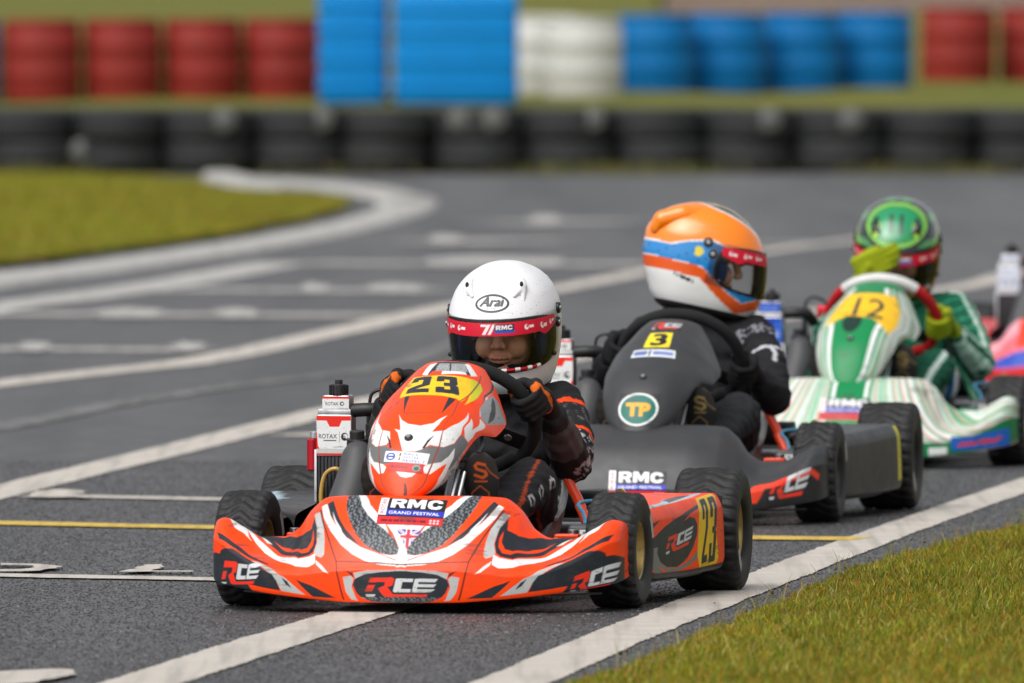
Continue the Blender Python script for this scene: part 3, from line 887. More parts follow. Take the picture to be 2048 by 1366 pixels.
# stone chippings standing proud of the asphalt where it is seen close
def chippings(n):
    y = 27.5 + 15.5 * RNG.uniform(0, 1, n) ** 1.25
    x = RNG.uniform(-1.22, 1.22, n) * (1024 / FPX) * y
    vb = np.interp(y, [25.0, 28.0, 29.6, 31.6, 33.7, 35.0, 36.4, 37.7, 41.0, 46.5], [-.42, -.05, .173, .42, .66, .80, 1.04, 1.286, 1.75, 2.6])
    k = x < vb + .04
    x, y = x[k], y[k]; n = len(x)
    r = RNG.uniform(.0028, .0062, n); h = RNG.uniform(.0006, .0026, n); a = RNG.uniform(0, 6.3, n)
    ang = a[:, None] + np.arange(4)[None] * math.pi / 2 + RNG.normal(0, .25, (n, 4))
    rr = r[:, None] * RNG.uniform(.7, 1.3, (n, 4))
    B = np.stack([x[:, None] + rr * np.cos(ang), y[:, None] + rr * np.sin(ang), np.full((n, 4), -.0006)], -1)
    T_ = np.stack([x + RNG.normal(0, .3, n) * r, y + RNG.normal(0, .3, n) * r, h], -1)[:, None]
    V = np.concatenate([B, T_], 1).reshape(-1, 3)
    i = np.arange(n)[:, None] * 5
    F = np.concatenate([i + np.array([[0, 1, 4]]), i + np.array([[1, 2, 4]]), i + np.array([[2, 3, 4]]), i + np.array([[3, 0, 4]])])
    g = np.where(RNG.uniform(0, 1, n) < .11, RNG.uniform(.10, .22, n), RNG.uniform(.012, .060, n))
    c = np.stack([g, g * .985, g * .99], 1)
    me = raw_mesh('asphalt_chippings', V, F, True, np.repeat(c[:, None], 5, 1).reshape(-1, 3))
    tagged(link_mesh('asphalt_chippings', me, 'chipping'), kind='stuff')
printed('chipping', .55, dirt=0, spec=.45)
chippings(190000)

# grass island of the hairpin with its painted kerb
_isl = [gp(*p) for p in [(-900, 700), (-300, 585), (0, 537), (160, 518), (320, 497), (480, 472), (600, 448), (690, 424), (690, 410), (640, 402), (540, 396), (430, 388), (400, 372), (200, 362), (-200, 356), (-900, 352)]]
sheet('grass_island', _isl, .03, 'island_grass', jit=.05, step=.3)
def kerb(path, w, h, mat, name='kerb'):
    P = np.array([gp(*p) for p in path])
    Q = catmull(np.concatenate([P, np.zeros((len(P), 1))], 1), 20)[:, :2]
    T = np.gradient(Q, axis=0); T /= np.linalg.norm(T, axis=1, keepdims=True)
    N = np.stack([-T[:, 1], T[:, 0]], 1)
    W = np.interp(np.linspace(0, 1, len(Q)), np.linspace(0, 1, len(w)), w)[:, None]
    prof = [(-.5, 0.001), (-.46, h * .5), (-.3, h), (.3, h), (.46, h * .5), (.5, .001)]
    V = np.stack([np.concatenate([Q + N * W * a, np.full((len(Q), 1), b)], 1) for a, b in prof], 1)
    o = link_mesh(name, raw_mesh(name, V, grid_faces(len(Q), len(prof))[:, ::-1], True), mat)
    return tagged(o, kind='structure')
kerb([(-500, 655), (-200, 598), (0, 563), (160, 544), (320, 521), (480, 497), (640, 468), (740, 444), (800, 424), (822, 408)], [.40, .40, .38, .36, .32, .34], .03, 'kerb_paint')
kerb([(818, 412), (810, 402), (760, 389), (700, 379), (620, 372), (540, 366), (440, 362)], [.36, .40, .45, .40, .3], .03, 'worn_road_paint')
kerb([(440, 352), (470, 362), (510, 375), (535, 392)], [.25, .32, .32, .25], .035, 'kerb_paint')

# verge at the right: soil sheet, then standing blades
VB = np.array([(-1.1, 20.0), (-.42, 25.0), (-.05, 28.0), (.173, 29.6), (.42, 31.6), (.66, 33.7), (.80, 35.0), (1.04, 36.4), (1.286, 37.7), (1.75, 41.0), (2.6, 46.5), (4.4, 58.0), (8.0, 78.0)])
_far = [(22, 78.0), (22, 20.0)]
sheet('verge', list(VB) + _far, .010, 'verge_soil', jit=.012, step=.06)

def blades(name, n, sampler, hmin, hmax, wid, mat, z0, tint, hmod=None):
    XY, edge = sampler(n)
    n = len(XY)
    h = RNG.uniform(hmin, hmax, n) * np.clip(.45 + edge * 3.0, .45, 1)
    if hmod is not None: h = h * hmod(XY)
    a = RNG.uniform(0, 2 * math.pi, n)
    lean = RNG.uniform(.15, .9, n) * h
    la = RNG.uniform(0, 2 * math.pi, n)
    w = RNG.uniform(.6, 1.3, n) * wid
    b = np.stack([XY[:, 0], XY[:, 1], np.full(n, z0)], 1)
    sx = np.stack([np.cos(a), np.sin(a), np.zeros(n)], 1) * w[:, None]
    d = np.stack([np.cos(la) * lean, np.sin(la) * lean, np.zeros(n)], 1)
    up = np.stack([np.zeros(n), np.zeros(n), h], 1)
    V = np.stack([b - sx, b + sx, b + sx * .7 + d * .35 + up * .6, b - sx * .7 + d * .35 + up * .6, b + d + up], 1).reshape(-1, 3)
    k = np.arange(n)[:, None] * 5
    F = np.concatenate([k + np.array([[0, 1, 2]]), k + np.array([[0, 2, 3]]), k + np.array([[3, 2, 4]])])
    base = tint(XY, n)
    C = np.repeat(base[:, None, :], 5, 1)
    me = raw_mesh(name, V, F.astype(np.int64), True, C.reshape(-1, 3))
    return tagged(link_mesh(name, me, mat), kind='stuff')

def turf_noise(XY, s=0.0):
    x, y = XY[:, 0], XY[:, 1]
    v = np.sin(x * 7.3 + 1.7 * np.sin(y * 4.1 + s)) * np.sin(y * 3.3 + 1.3 * np.sin(x * 6.2 + s)) + .7 * np.sin(x * 19 + y * 7 + s) * np.sin(y * 13 - x * 9) + .5 * np.sin(x * 41 - y * 23 + s) * np.sin(y * 37 + x * 29)
    return np.clip(.5 + v * .32, 0, 1)
def verge_sampler(n):
    y = RNG.uniform(27.2, 40.0, n)
    x0 = np.interp(y, VB[:, 1], VB[:, 0])
    e = RNG.uniform(0, 1, n) ** 1.15 * 1.25
    r = .05 * np.sin(y * 9) * np.sin(y * 3.1) + RNG.normal(0, .025, n)
    k = e + r > .0
    patch = np.sin(x0 * 0 + y * 5.3 + e * 9) * np.sin(e * 13 - y * 2.2)
    k &= RNG.uniform(0, 1, n) < .72 + .28 * patch
    k &= RNG.uniform(0, 1, n) < .35 + 1.3 * turf_noise(np.stack([x0 + e + r, y], 1), 2.0)
    return np.stack([x0 + e + r, y], 1)[k], np.clip(e[k], 0, 1)
def verge_tint(XY, n):
    pal = np.array([(.17, .22, .010), (.27, .265, .014), (.36, .28, .025), (.38, .18, .020), (.52, .44, .13), (.08, .12, .008)])
    f = .5 + .5 * np.sin(XY[:, 0] * 6.1 + XY[:, 1] * 2.3) * np.sin(XY[:, 1] * 3.7 - XY[:, 0] * 3)
    yel = np.clip(turf_noise(XY, 5.0) * 1.3 - .15, 0, 1)
    p = np.stack([.30 - .12 * yel + .22 * f, .28 + 0 * yel, .13 + .12 * yel, .10 + .12 * (1 - f) + .03 * yel, .04 + .07 * yel * f, .16 - .06 * yel], 1)
    p /= p.sum(1, keepdims=True)
    c = p.cumsum(1)
    i = (RNG.uniform(0, 1, n)[:, None] > c).sum(1).clip(0, 5)
    return pal[i] * RNG.uniform(.65, 1.3, n)[:, None] * (.75 + .4 * turf_noise(XY, 9.0))[:, None]
def blade_mat():
    m, nt, b = new_mat('grass_blade')
    at = nd(nt, 'ShaderNodeAttribute', attribute_name='Col')
    nt.links.new(at.outputs['Color'], b.inputs['Base Color'])
    b.inputs['Roughness'].default_value = .55
    b.inputs['Specular IOR Level'].default_value = .3
    tl = nd(nt, 'ShaderNodeBsdfTranslucent'); nt.links.new(at.outputs['Color'], tl.inputs[0])
    mx = nd(nt, 'ShaderNodeMixShader'); mx.inputs[0].default_value = .3
    nt.links.new(b.outputs[0], mx.inputs[1]); nt.links.new(tl.outputs[0], mx.inputs[2])
    nt.links.new(mx.outputs[0], nt.nodes['Material Output'].inputs['Surface'])
blade_mat()
def verge_far_sampler(n):
    y = RNG.uniform(24.0, 56.0, n)
    e = RNG.uniform(0, 1, n) * 3.2
    k = (y > 40.0) | (y < 27.2) | (e > 1.2)
    return np.stack([np.interp(y, VB[:, 1], VB[:, 0]) + e, y], 1)[k], np.clip(e[k], 0, 1)
blades('verge_grass_beyond', 110000, verge_far_sampler, .014, .04, .0028, 'grass_blade', .009, verge_tint)
blades('verge_grass', 290000, verge_sampler, .010, .036, .0017, 'grass_blade', .009, verge_tint, lambda XY: .55 + .8 * turf_noise(XY, 2.0))

_isl_px = [(-120, 560), (0, 540), (160, 520), (320, 499), (480, 474), (600, 450), (685, 425), (690, 411), (640, 403), (540, 397), (430, 389), (400, 374), (200, 364), (-120, 358)]
def island_sampler(n):
    P = np.array([gp(*q) for q in _isl_px])
    lo, hi = P.min(0), P.max(0)
    XY = np.stack([RNG.uniform(lo[0], hi[0], n), RNG.uniform(lo[1], hi[1], n)], 1)
    return XY[in_poly(P, XY[:, 0], XY[:, 1])], np.ones(int(in_poly(P, XY[:, 0], XY[:, 1]).sum()))
def island_tint(XY, n):
    pal = np.array([(.25, .25, .018), (.20, .24, .016), (.32, .25, .024), (.30, .18, .028), (.14, .19, .014)])
    f = .5 + .5 * np.sin(XY[:, 0] * 1.9 + np.sin(XY[:, 1] * .31) * 2) * np.sin(XY[:, 1] * .24 + 1)
    i = np.where(RNG.uniform(0, 1, n) < f, RNG.integers(0, 3, n), RNG.integers(1, 5, n))
    return pal[i] * RNG.uniform(.75, 1.25, n)[:, None]
blades('island_turf', 90000, island_sampler, .015, .045, .007, 'grass_blade', .03, island_tint)

# stray grass at the foot of the tyre barrier and on the bank behind it
def foot_sampler(n):
    x = RNG.uniform(-7, 7, n)
    y = RNG.uniform(103.6, 105.35, n)
    k = RNG.uniform(0, 1, n) < np.clip(.2 + .06 * x + .5 * np.sin(x * 2.2) * np.sin(x * .7 + 1), .03, 1)
    return np.stack([x, y], 1)[k], np.ones(k.sum())
def foot_tint(XY, n):
    pal = np.array([(.12, .14, .02), (.16, .15, .03), (.14, .10, .035)])
    return pal[RNG.integers(0, 3, n)] * RNG.uniform(.7, 1.2, n)[:, None]
blades('barrier_grass', 9000, foot_sampler, .03, .10, .006, 'grass_blade', .0, foot_tint)
def bank_sampler(n):
    x = RNG.uniform(-7, 7, n)
    y = RNG.uniform(107.2, 119.5, n)
    return np.stack([x, y], 1), np.ones(n)

def stalk_sampler(n):
    y = RNG.uniform(29.5, 39.0, n)
    e = np.abs(RNG.normal(0, .10, n)) - .03
    return np.stack([np.interp(y, VB[:, 1], VB[:, 0]) + e, y], 1), np.ones(n)
def stalk_tint(XY, n):
    pal = np.array([(.30, .20, .06), (.24, .26, .02), (.36, .30, .12)])
    return pal[RNG.integers(0, 3, n)] * RNG.uniform(.7, 1.2, n)[:, None]
blades('verge_stalks', 420, stalk_sampler, .03, .065, .0011, 'grass_blade', .004, stalk_tint)
# clods and crumbs between the line and the grass
def crumbs(n):
    y = RNG.uniform(29.5, 39.0, n)
    x = np.interp(y, VB[:, 1], VB[:, 0]) + RNG.normal(-.05, .05, n)
    x2 = RNG.uniform(.2, .9, 4); y2 = RNG.uniform(33, 36, 4)
    x = np.concatenate([x, x2]); y = np.concatenate([y, y2])
    Vs, Fs = [], []
    bm = bmesh.new(); bmesh.ops.create_icosphere(bm, subdivisions=1, radius=1.0)
    iv = np.array([tuple(v.co) for v in bm.verts]); fi = np.array([[v.index for v in f.verts] for f in bm.faces]); bm.free()
    C = []
    for k in range(len(x)):
        r = abs(RNG.normal(0, .0022)) + .002
        Vs.append(iv * r * RNG.uniform(.6, 1.3, 3) * (1 + RNG.normal(0, .15, (len(iv), 1))) + np.array([x[k], y[k], r * .4 + .002])); Fs.append(fi + k * len(iv))
        C.append(np.tile(np.array([(.02, .018, .016), (.07, .05, .03), (.015, .015, .016)][k % 3]), (len(iv), 1)))
    tagged(link_mesh('track_crumbs', raw_mesh('track_crumbs', np.concatenate(Vs), np.concatenate(Fs), False, np.concatenate(C)), 'chipping'), kind='stuff')
crumbs(26)

# far earth bank behind the field at the right
_b = Geo()
_bx = np.linspace(3, 70, 60)
_V = []
for x in _bx:
    h = 1.5 + .25 * math.sin(x * .9) + .15 * math.sin(x * 2.3 + 1)
    for (dy, f) in [(-5, -.1), (-3.2, .55), (-1.5, .92), (0, 1), (3, .8), (7, -.1)]:
        _V.append((x, 300 + dy + RNG.normal(0, .1), .55 + h * f + RNG.normal(0, .03)))
_b.add(_V, grid_faces(60, 6).tolist())
tagged(_b.build('earth_bank', 'earth'), kind='structure')

# ------------------------------------------------------------------ tyre barrier: car tyres laid flat, two high
def tyre_profile(R_, W_, Rr):
    return [(Rr, -W_ * .40), (Rr + .02, -W_ * .47), (R_ * .80, -W_ * .5), (R_ * .93, -W_ * .47), (R_ * .985, -W_ * .38), (R_, -W_ * .2), (R_ - .006, -W_ * .12),
            (R_, -W_ * .05), (R_, W_ * .05), (R_ - .006, W_ * .12), (R_, W_ * .2), (R_ * .985, W_ * .38), (R_ * .93, W_ * .47), (R_ * .80, W_ * .5), (Rr + .02, W_ * .47), (Rr, W_ * .40)]
_g = Geo().revolve(tyre_profile(.328, .220, .19), (0, 0, 0), (0, 0, 1), 40)
TYRE_ME = raw_mesh('barrier_tyre', np.concatenate(_g.V), _g.F); TYRE_ME.materials.append(MAT['old_rubber'])
simple('white_plate', (.62, .62, .60), .45, var=.1)
simple('grey_plate', (.10, .10, .10), .6, var=.2)
_g = Geo().disc_cyl((0, 0, 0), (0, 1, 0), .085, .012, 24).disc_cyl((0, -.012, 0), (0, 1, 0), .022, .016, 6)
PLATE_ME = raw_mesh('bolt_plate', np.concatenate(_g.V), _g.F); PLATE_ME.materials.append(MAT['grey_plate'])
WALL_Y = 106.0
TW = .220
_spots = {450: 1, 640: 1, 920: 1, 988: 1, 1185: 1, 1530: 1, 165: 0, 1700: 1}
ORD = ['just outside the left edge of the photo', 'cut by the left edge of the photo', 'second from the left edge', 'third from the left edge', 'fourth from the left edge', 'fifth from the left edge', 'sixth from the left edge',
       'sixth from the right edge', 'fifth from the right edge', 'fourth from the right edge', 'third from the right edge', 'second from the right edge', 'cut by the right edge of the photo', 'just outside the right edge of the photo']
for ci in range(14):
    px = -122.0 + ci * 180.0
    x = at_depth(px, WALL_Y) + RNG.normal(0, .006)
    if ci < 13:
        rb = link_mesh('barrier_tyre', TYRE_ME)
        rb.location = (x + .318 + RNG.normal(0, .012), WALL_Y + .53, TW * 1.5)
        tagged(rb, 'top rear-row barrier tyre behind the one ' + ORD[ci], 'tyre', 'tyres of the barrier behind the track')
        rb2 = link_mesh('barrier_tyre', TYRE_ME)
        rb2.location = (x + .318 + RNG.normal(0, .012), WALL_Y + .53, TW * .5)
        tagged(rb2, 'low rear-row barrier tyre behind the one ' + ORD[ci], 'tyre', 'tyres of the barrier behind the track')
    for lv in range(2):
        o = link_mesh('barrier_tyre', TYRE_ME)
        o.location = (x + RNG.normal(0, .012), WALL_Y + RNG.normal(0, .02), TW * (.5 + lv))
        o.rotation_euler = (RNG.normal(0, .012), RNG.normal(0, .012), 0)
        tagged(o, ['bottom-row barrier tyre in the front row, ', 'top-row barrier tyre in the front row, '][lv] + ORD[ci], 'tyre', 'tyres of the barrier behind the track')
        for sx, sl in _spots.items():
            if sl == lv and -90 <= sx - px < 90:
                b = link_mesh('bolt_plate', PLATE_ME, None, o)
                dx = (sx - px) / FPX * WALL_Y
                b.location = (dx, -math.sqrt(max(.332 ** 2 - dx * dx, .0144)) - .004, .03)

# ------------------------------------------------------------------ plastic drums and tanks on the bank
def drum_prof(r, h):
    return [(0, 0), (r * .93, 0), (r * .97, .012), (r * .97, .04), (r * .985, .06), (r * .985, h * .31), (r, h * .325), (r, h * .36), (r * .985, h * .375),
            (r * .985, h * .64), (r, h * .655), (r, h * .69), (r * .985, h * .705), (r * .96, h - .06), (r * .93, h - .03), (r * .95, h - .025), (r * .95, h - .002), (r * .90, h), (r * .88, h - .018), (0, h - .018)]
simple('red_drum', (.23, .020, .014), .6, var=.25, scale=5, dirt=.15, spec=.25)
simple('blue_drum', (.0, .13, .36), .6, var=.12, scale=5, dirt=.06, spec=.2)
simple('blue_tank', (.0, .20, .54), .6, var=.1, scale=4, dirt=.05, spec=.2)
simple('white_drum', (.52, .52, .49), .45, var=.12, scale=5, dirt=.15)
DRUM = {}
for k in ('red_drum', 'blue_drum', 'white_drum'):
    g = Geo().revolve(drum_prof(.322, .66), (0, 0, 0), (0, 0, 1), 40).disc_cyl((.17, 0, .648), (0, 0, 1), .035, .02, 12)
    DRUM[k] = raw_mesh('drum', np.concatenate(g.V), g.F); DRUM[k].materials.append(MAT[k])
def drum(kind, px, y, label, group, tilt=0.0):
    o = link_mesh('plastic_drum', DRUM[kind])
    o.location = (at_depth(px, y), y, ground_z(y) - .02)
    o.rotation_euler = (RNG.normal(0, .01), tilt, RNG.uniform(0, 6))
    tagged(o, label, 'drum', group)
    return o
_RG, _BG, _WG, _RR = 'red drums at the left of the bank', 'blue drums right of the white drums', 'white drums between the blue ones', 'red drums at the right of the bank'
for i, px in enumerate([84, 245, 405, 564]):
    drum('red_drum', px, 120.5 + .15 * i, ['red plastic drum nearest the left edge of the photo', 'second red drum from the left edge', 'third red drum from the left edge', 'red drum directly left of the tall blue tanks'][i], _RG)
drum('blue_drum', -77, 120.5, 'lone blue drum cut by the left edge, beside the red drums', None)
drum('white_drum', 1078, 122.6, 'white plastic drum half hidden behind the wide blue tank', _WG)
drum('white_drum', 1166, 121.6, 'white plastic drum beside the first small blue drum', _WG)
for i, px in enumerate([1310, 1453, 1602, 1747]):
    drum('blue_drum', px, 123.0 + .5 * i, ['blue drum directly right of the white drums', 'second blue drum right of the white drums', 'third blue drum right of the white drums', 'last blue drum, next to the red drums at the right'][i], _BG)
drum('red_drum', 1915, 128.5, 'faded red drum right of the row of blue drums', _RR)
drum('red_drum', 2072, 128.9, 'faded red drum cut by the right edge of the photo', _RR)

def tank(px, y, w, d, h, label):
    r = empty('water_tank', (at_depth(px, y), y, ground_z(y) - .02))
    tagged(r, label, 'tank', 'tall blue tanks on the bank')
    g = Geo()
    g.box((0, 0, h / 2), (w, d, h), None, .07, 4)
    g.build('tank_body', 'blue_tank', r)
    for k, zz in enumerate([.17, .40, .66, .86]):
        Geo().box((0, 0, h * zz), (w + .03, d + .03, .05), None, .02, 2).build('rib', 'blue_tank', r)
    Geo().disc_cyl((0, 0, h + .02), (0, 0, 1), .10, .05, 20).build('filler_cap', 'blue_tank', r)
    return r
tank(706, 119.2, .54, .9, .92, 'narrower blue ribbed tank beside the red drums')
tank(912, 119.0, .98, .9, .90, 'wider blue ribbed tank beside the white drums')
# ------------------------------------------------------------------ kart wheels (wet tyres with chevron tread)
def tread_tyre(name, Rt, W, Rr, N):
    nt_, ns = N * 10, 48
    prof = np.array([(-.36, Rr), (-.44, Rr + .004), (-.485, Rr + .25 * (Rt - Rr)), (-.5, Rr + .5 * (Rt - Rr)), (-.495, Rr + .76 * (Rt - Rr)), (-.47, Rt - .010), (-.43, Rt - .004),
                     (-.36, Rt - .0015), (-.2, Rt - .0004), (0, Rt)])
    prof = np.concatenate([prof, [(-a, b) for a, b in prof[-2::-1]]])
    L = np.concatenate([[0], np.cumsum(np.hypot(np.diff(prof[:, 0]) * W, np.diff(prof[:, 1])))])
    s = np.linspace(0, L[-1], ns)
    px, pr = pchip(L, prof[:, 0], s), pchip(L, prof[:, 1], s)
    th = np.arange(nt_) * 2 * math.pi / nt_
    T, X = np.meshgrid(th, px, indexing='ij')
    Rr_ = np.repeat(pr[None, :], nt_, 0)
    ax = np.abs(X)
    ph = (T * N / (2 * math.pi) + np.where(ax < .26, ax * 3.4, .26 * 3.4 + (ax - .26) * .5)) % 1.0
    g = np.clip((.5 - np.abs(ph - .5)) * 6 - .55, 0, 1)
    lug = np.where(ax < .475, 1 - g, 0)
    rail = np.clip(1 - np.abs(ax - .26) / .035, 0, 1)
    cen = np.clip(1 - ax / .02, 0, 1)
    dep = .0055 * np.clip(lug + rail * .8 + cen * .5, 0, 1) * np.clip((.485 - ax) / .03, 0, 1)
    r = Rr_ - np.where(Rr_ > Rt - .02, dep, 0)
    P = np.stack([X * W, r * np.sin(T), r * np.cos(T)], -1)
    me = raw_mesh(name, P, grid_faces(nt_, ns, True, False))
    me.materials.append(MAT['rubber'])
    return me

def rim_mesh(name, W, Rr, mat, n=40):
    g = Geo()
    for s in (1, -1):
        pr = [(Rr + .002, .30 * W), (Rr + .005, .385 * W), (Rr + .001, .40 * W), (Rr - .004, .385 * W), (Rr - .007, .28 * W), (Rr - .012, .10 * W), (.034, .05 * W), (.030, .12 * W), (.018, .14 * W), (.0, .14 * W)]
        g.revolve([(a, b * s) for a, b in pr], (0, 0, 0), (1, 0, 0), n)
        g.disc_cyl((s * .15 * W, 0, 0), (1, 0, 0), .009, .012, 6)
        for k in range(3):
            t = 2 * math.pi * k / 3
            g.disc_cyl((s * .125 * W, .024 * math.sin(t), .024 * math.cos(t)), (1, 0, 0), .005, .008, 6)
    g.revolve([(Rr + .002, -.30 * W), (Rr + .002, .30 * W)], (0, 0, 0), (1, 0, 0), n)
    me = raw_mesh(name, np.concatenate(g.V), g.F)
    try: me.set_sharp_from_angle(angle=R(35))
    except Exception: pass
    me.materials.append(MAT[mat])
    return me
FT, RT = tread_tyre('front_tyre', .128, .112, .0635, 26), tread_tyre('rear_tyre', .140, .150, .0635, 28)
RIM = {(k, w): rim_mesh('rim', w, .0635, k) for k in ('gold_metal', 'dark_metal', 'alloy') for w in (.112, .150)}
_g = Geo()
_V = []
for i in range(7):
    t = math.pi * (1.18 + .020 * i * 1.6)
    for rr in (.092, .112): _V.append((.0, rr * math.sin(t), rr * math.cos(t)))
_g.add(_V, grid_faces(7, 2).tolist())
LABEL_ME = raw_mesh('tyre_label', np.concatenate(_g.V), _g.F); simple('pale_label', (.45, .44, .40), .6, var=.3, dirt=.6); LABEL_ME.materials.append(MAT['pale_label'])

def wheel(parent, loc, front, rim, steer=0.0, spin=0.0):
    w = empty('wheel', loc, steer, parent)
    t = link_mesh('tyre', FT if front else RT, None, w); t.rotation_euler = (spin, 0, 0)
    r = link_mesh('rim', RIM[(rim, .112 if front else .150)], None, w); r.rotation_euler = (spin * 1.7, 0, 0)
    sd = 1 if loc[0] > 0 else -1
    l = link_mesh('tyre_label', LABEL_ME, None, w)
    l.location = ((.0565 if front else .0755) * (sd if not front or sd > 0 else 1), 0, 0)
    if front: l.rotation_euler = (math.pi * .95, 0, 0)
    return w

def flat_panel(name, o, ex, ey, nu, nv, base, layers, mat, parent):
    """flat printed plate: o lower left corner, ex and ey edge vectors"""
    A, B = np.meshgrid(np.linspace(0, 1, nu), np.linspace(0, 1, nv), indexing='ij')
    P = np.array(o)[None, None] + A[..., None] * np.array(ex) + B[..., None] * np.array(ey)
    C = paint(A, B, base, layers, (1 / (nu - 1), 1 / (nv - 1)))
    return link_mesh(name, raw_mesh(name, P, grid_faces(nu, nv), False, C), mat, parent)

def RMC_LAYERS():
    W_ = lin((232, 232, 235))
    L = [(W_, rect(0, .12, .34, 1)), (lin((205, 40, 50)), placed([text_shape('ROTAX', .02)], (.09, .40), (.09, .95), (.03, .40))),
         (W_, placed(RMC_SHAPE, (.17, .60), (.95, .60), (.17, .96))),
         (lin((45, 55, 175)), rect(.12, 1, .34, .54)), (W_, placed([text_shape('GRAND FESTIVAL', .01)], (.16, .385), (.93, .385), (.16, .49))),
         (lin((210, 40, 45)), rect(0, 1, 0, .30))]
    x = .06
    for w in (.10, .06, .09, .05, .02, .07, .06, .02, .1):
        L.append((lin((110, 25, 30)), rect(x, x + w, .10, .19))); x += w + .015
    for i in range(3):
        for j in range(2): L.append((lin((235, 190, 190)), rect(.80 + i * .055, .835 + i * .055, .06 + j * .1, .13 + j * .1)))
    return L

def tyre_print(a, b):
    """pale worn tread print"""
    def f(U, V):
        n = np.sin(U * 310 + 3 * np.sin(V * 60)) * np.sin(V * 130 + 2 * np.sin(U * 90)) + .6 * np.sin(U * 170 + V * 210) * np.sin(V * 90 - U * 60)
        t = np.clip(n * 1.6 + .15, 0, 1)[..., None]
        return np.array(a) * (1 - t) + np.array(b) * t
    return f
def jack(U, V):
    """union flag colours in panel coordinates around the nose centre"""
    c = np.empty(U.shape + (3,)); c[...] = lin((45, 60, 160))
    x, y = (U - .019) / .060, (V - .605) / .055
    w = (np.abs(np.abs(x) - np.abs(y)) < .16) | (np.abs(x) < .24) | (np.abs(y) < .24)
    c[w] = lin((225, 225, 230))
    r = (np.abs(x) < .14) | (np.abs(y) < .14) | (np.abs(np.abs(x) - np.abs(y)) < .05)
    c[r] = lin((190, 40, 55))
    return c

def rce(p, red=None):
    p0, px_, py_ = p
    return [(red or lin((238, 52, 28)), placed(RCE_RED, p0, px_, py_)), (lin((205, 207, 208)), placed(RCE_WHITE, p0, px_, py_))]

def nose_art_orange():
    A = NOSE_ART
    m = lambda k: poly(A[k], True)
    W_, G_ = lin((224, 225, 224)), lin((178, 180, 178))
    L = [(W_, m('white_top')), (ORANGE, m('white_sliver_cut')), (CHAR, m('dark_valley')), (lin((205, 208, 206)), m('white_valley')), (ORANGE, m('orange_cres')),
         (G_, m('gray_leaf')), (W_, m('dagger')), (W_, m('smile')), (CHAR, m('dark_band')), (W_, m('band_sliver')),
         (tyre_print(CHAR, lin((118, 123, 126))), m('lens')), (W_, m('white_in')), (W_, m('white_y')), (jack, poly(A['flag'])),
         ((.12, .012, .006), m('crease_shade_a')), ((.16, .016, .006), m('crease_shade_b')),  # shade of the moulded creases, painted in as dark lines
         (G_, m('oval_ring')), (CHAR, m('oval')), (G_, m('oval_leaf')), (ORANGE, m('oval_cres')), (CHAR, m('oval_dart')),
         (CHAR, m('low_stripe')), (CHAR, m('low_dark')), (CHAR, poly([(.74, .10), (.79, .30), (.85, .355), (.95, .325), (.985, .30), (.985, .06), (.80, .05)], True)), (G_, m('low_gray')), (CHAR, m('low_gray_mark')), (CHAR, m('low_dark2')), (BLACK, lambda U, V: V < .07), (BLACK, lambda U, V: V > .965)]
    L += [(tyre_print(CHAR, lin((120, 124, 126))), lambda U, V: m('oval')(U, V) & (V < .19) & (np.abs(U) < .28))]
    L += rce(NOSE_PTS['rce_c']) + rce(NOSE_PTS['rce_l'])
    L += rce(NOSE_PTS['rce_r'])
    return L

def fair_art_orange():
    A = FAIR_ART
    m = lambda k: poly(A[k], True)
    o = lambda k: poly(A[k])
    W_, G_ = lin((224, 225, 224)), lin((105, 107, 108))
    NV = lin((40, 42, 52))
    L = [(lin((150, 152, 152)), m('lgray')), (tyre_print(lin((140, 142, 142)), lin((205, 207, 207))), m('lgray')), (G_, m('gray')), (W_, o('white_c')), (W_, m('petal')), (W_, m('petal_b')), (W_, m('tusk')), (W_, o('bib')),
         (CHAR, m('flame_r')), (CHAR, o('dart_l')), (CHAR, o('dart_r')), (lin((150, 153, 155)), m('ear_gray')), (lin((45, 50, 55)), m('ear_dark')), (CHAR, m('ear_strip')),
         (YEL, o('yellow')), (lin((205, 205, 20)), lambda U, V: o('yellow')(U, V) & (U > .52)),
         (NV, placed(digits('23', .12), *FAIR_PTS['num'])),
         (CHAR, o('top_box')), (tyre_print(lin((90, 92, 94)), lin((215, 216, 216))), o('top_print_a')), (tyre_print(lin((90, 92, 94)), lin((215, 216, 216))), o('top_print_b')),
         (W_, o('top_white_l')), (W_, o('top_white_r')), (ORANGE, o('top_rce_o')), (W_, o('top_rce_w')),
         ((.30, .05, .03), m('ridge_shade')), ((.10, .02, .012), o('slit'))]  # ridge: crease shade painted into the panel colour
    return L

def pod_art_orange(text=True):
    A = POD_ART
    o = lambda k: poly(A[k])
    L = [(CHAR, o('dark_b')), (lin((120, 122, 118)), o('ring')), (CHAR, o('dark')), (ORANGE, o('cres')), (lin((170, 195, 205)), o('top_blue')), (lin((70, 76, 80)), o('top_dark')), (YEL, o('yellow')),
         (BLACK, lambda U, V: V < .12)]
    if text:
        L += rce(POD_PTS['rce'])
        K = (.012, .012, .014)
        L += [(K, placed([poly(TALL['2'])], *POD_PTS['d2'])), (K, placed([poly(TALL['3'])], *POD_PTS['d3']))]
    return L

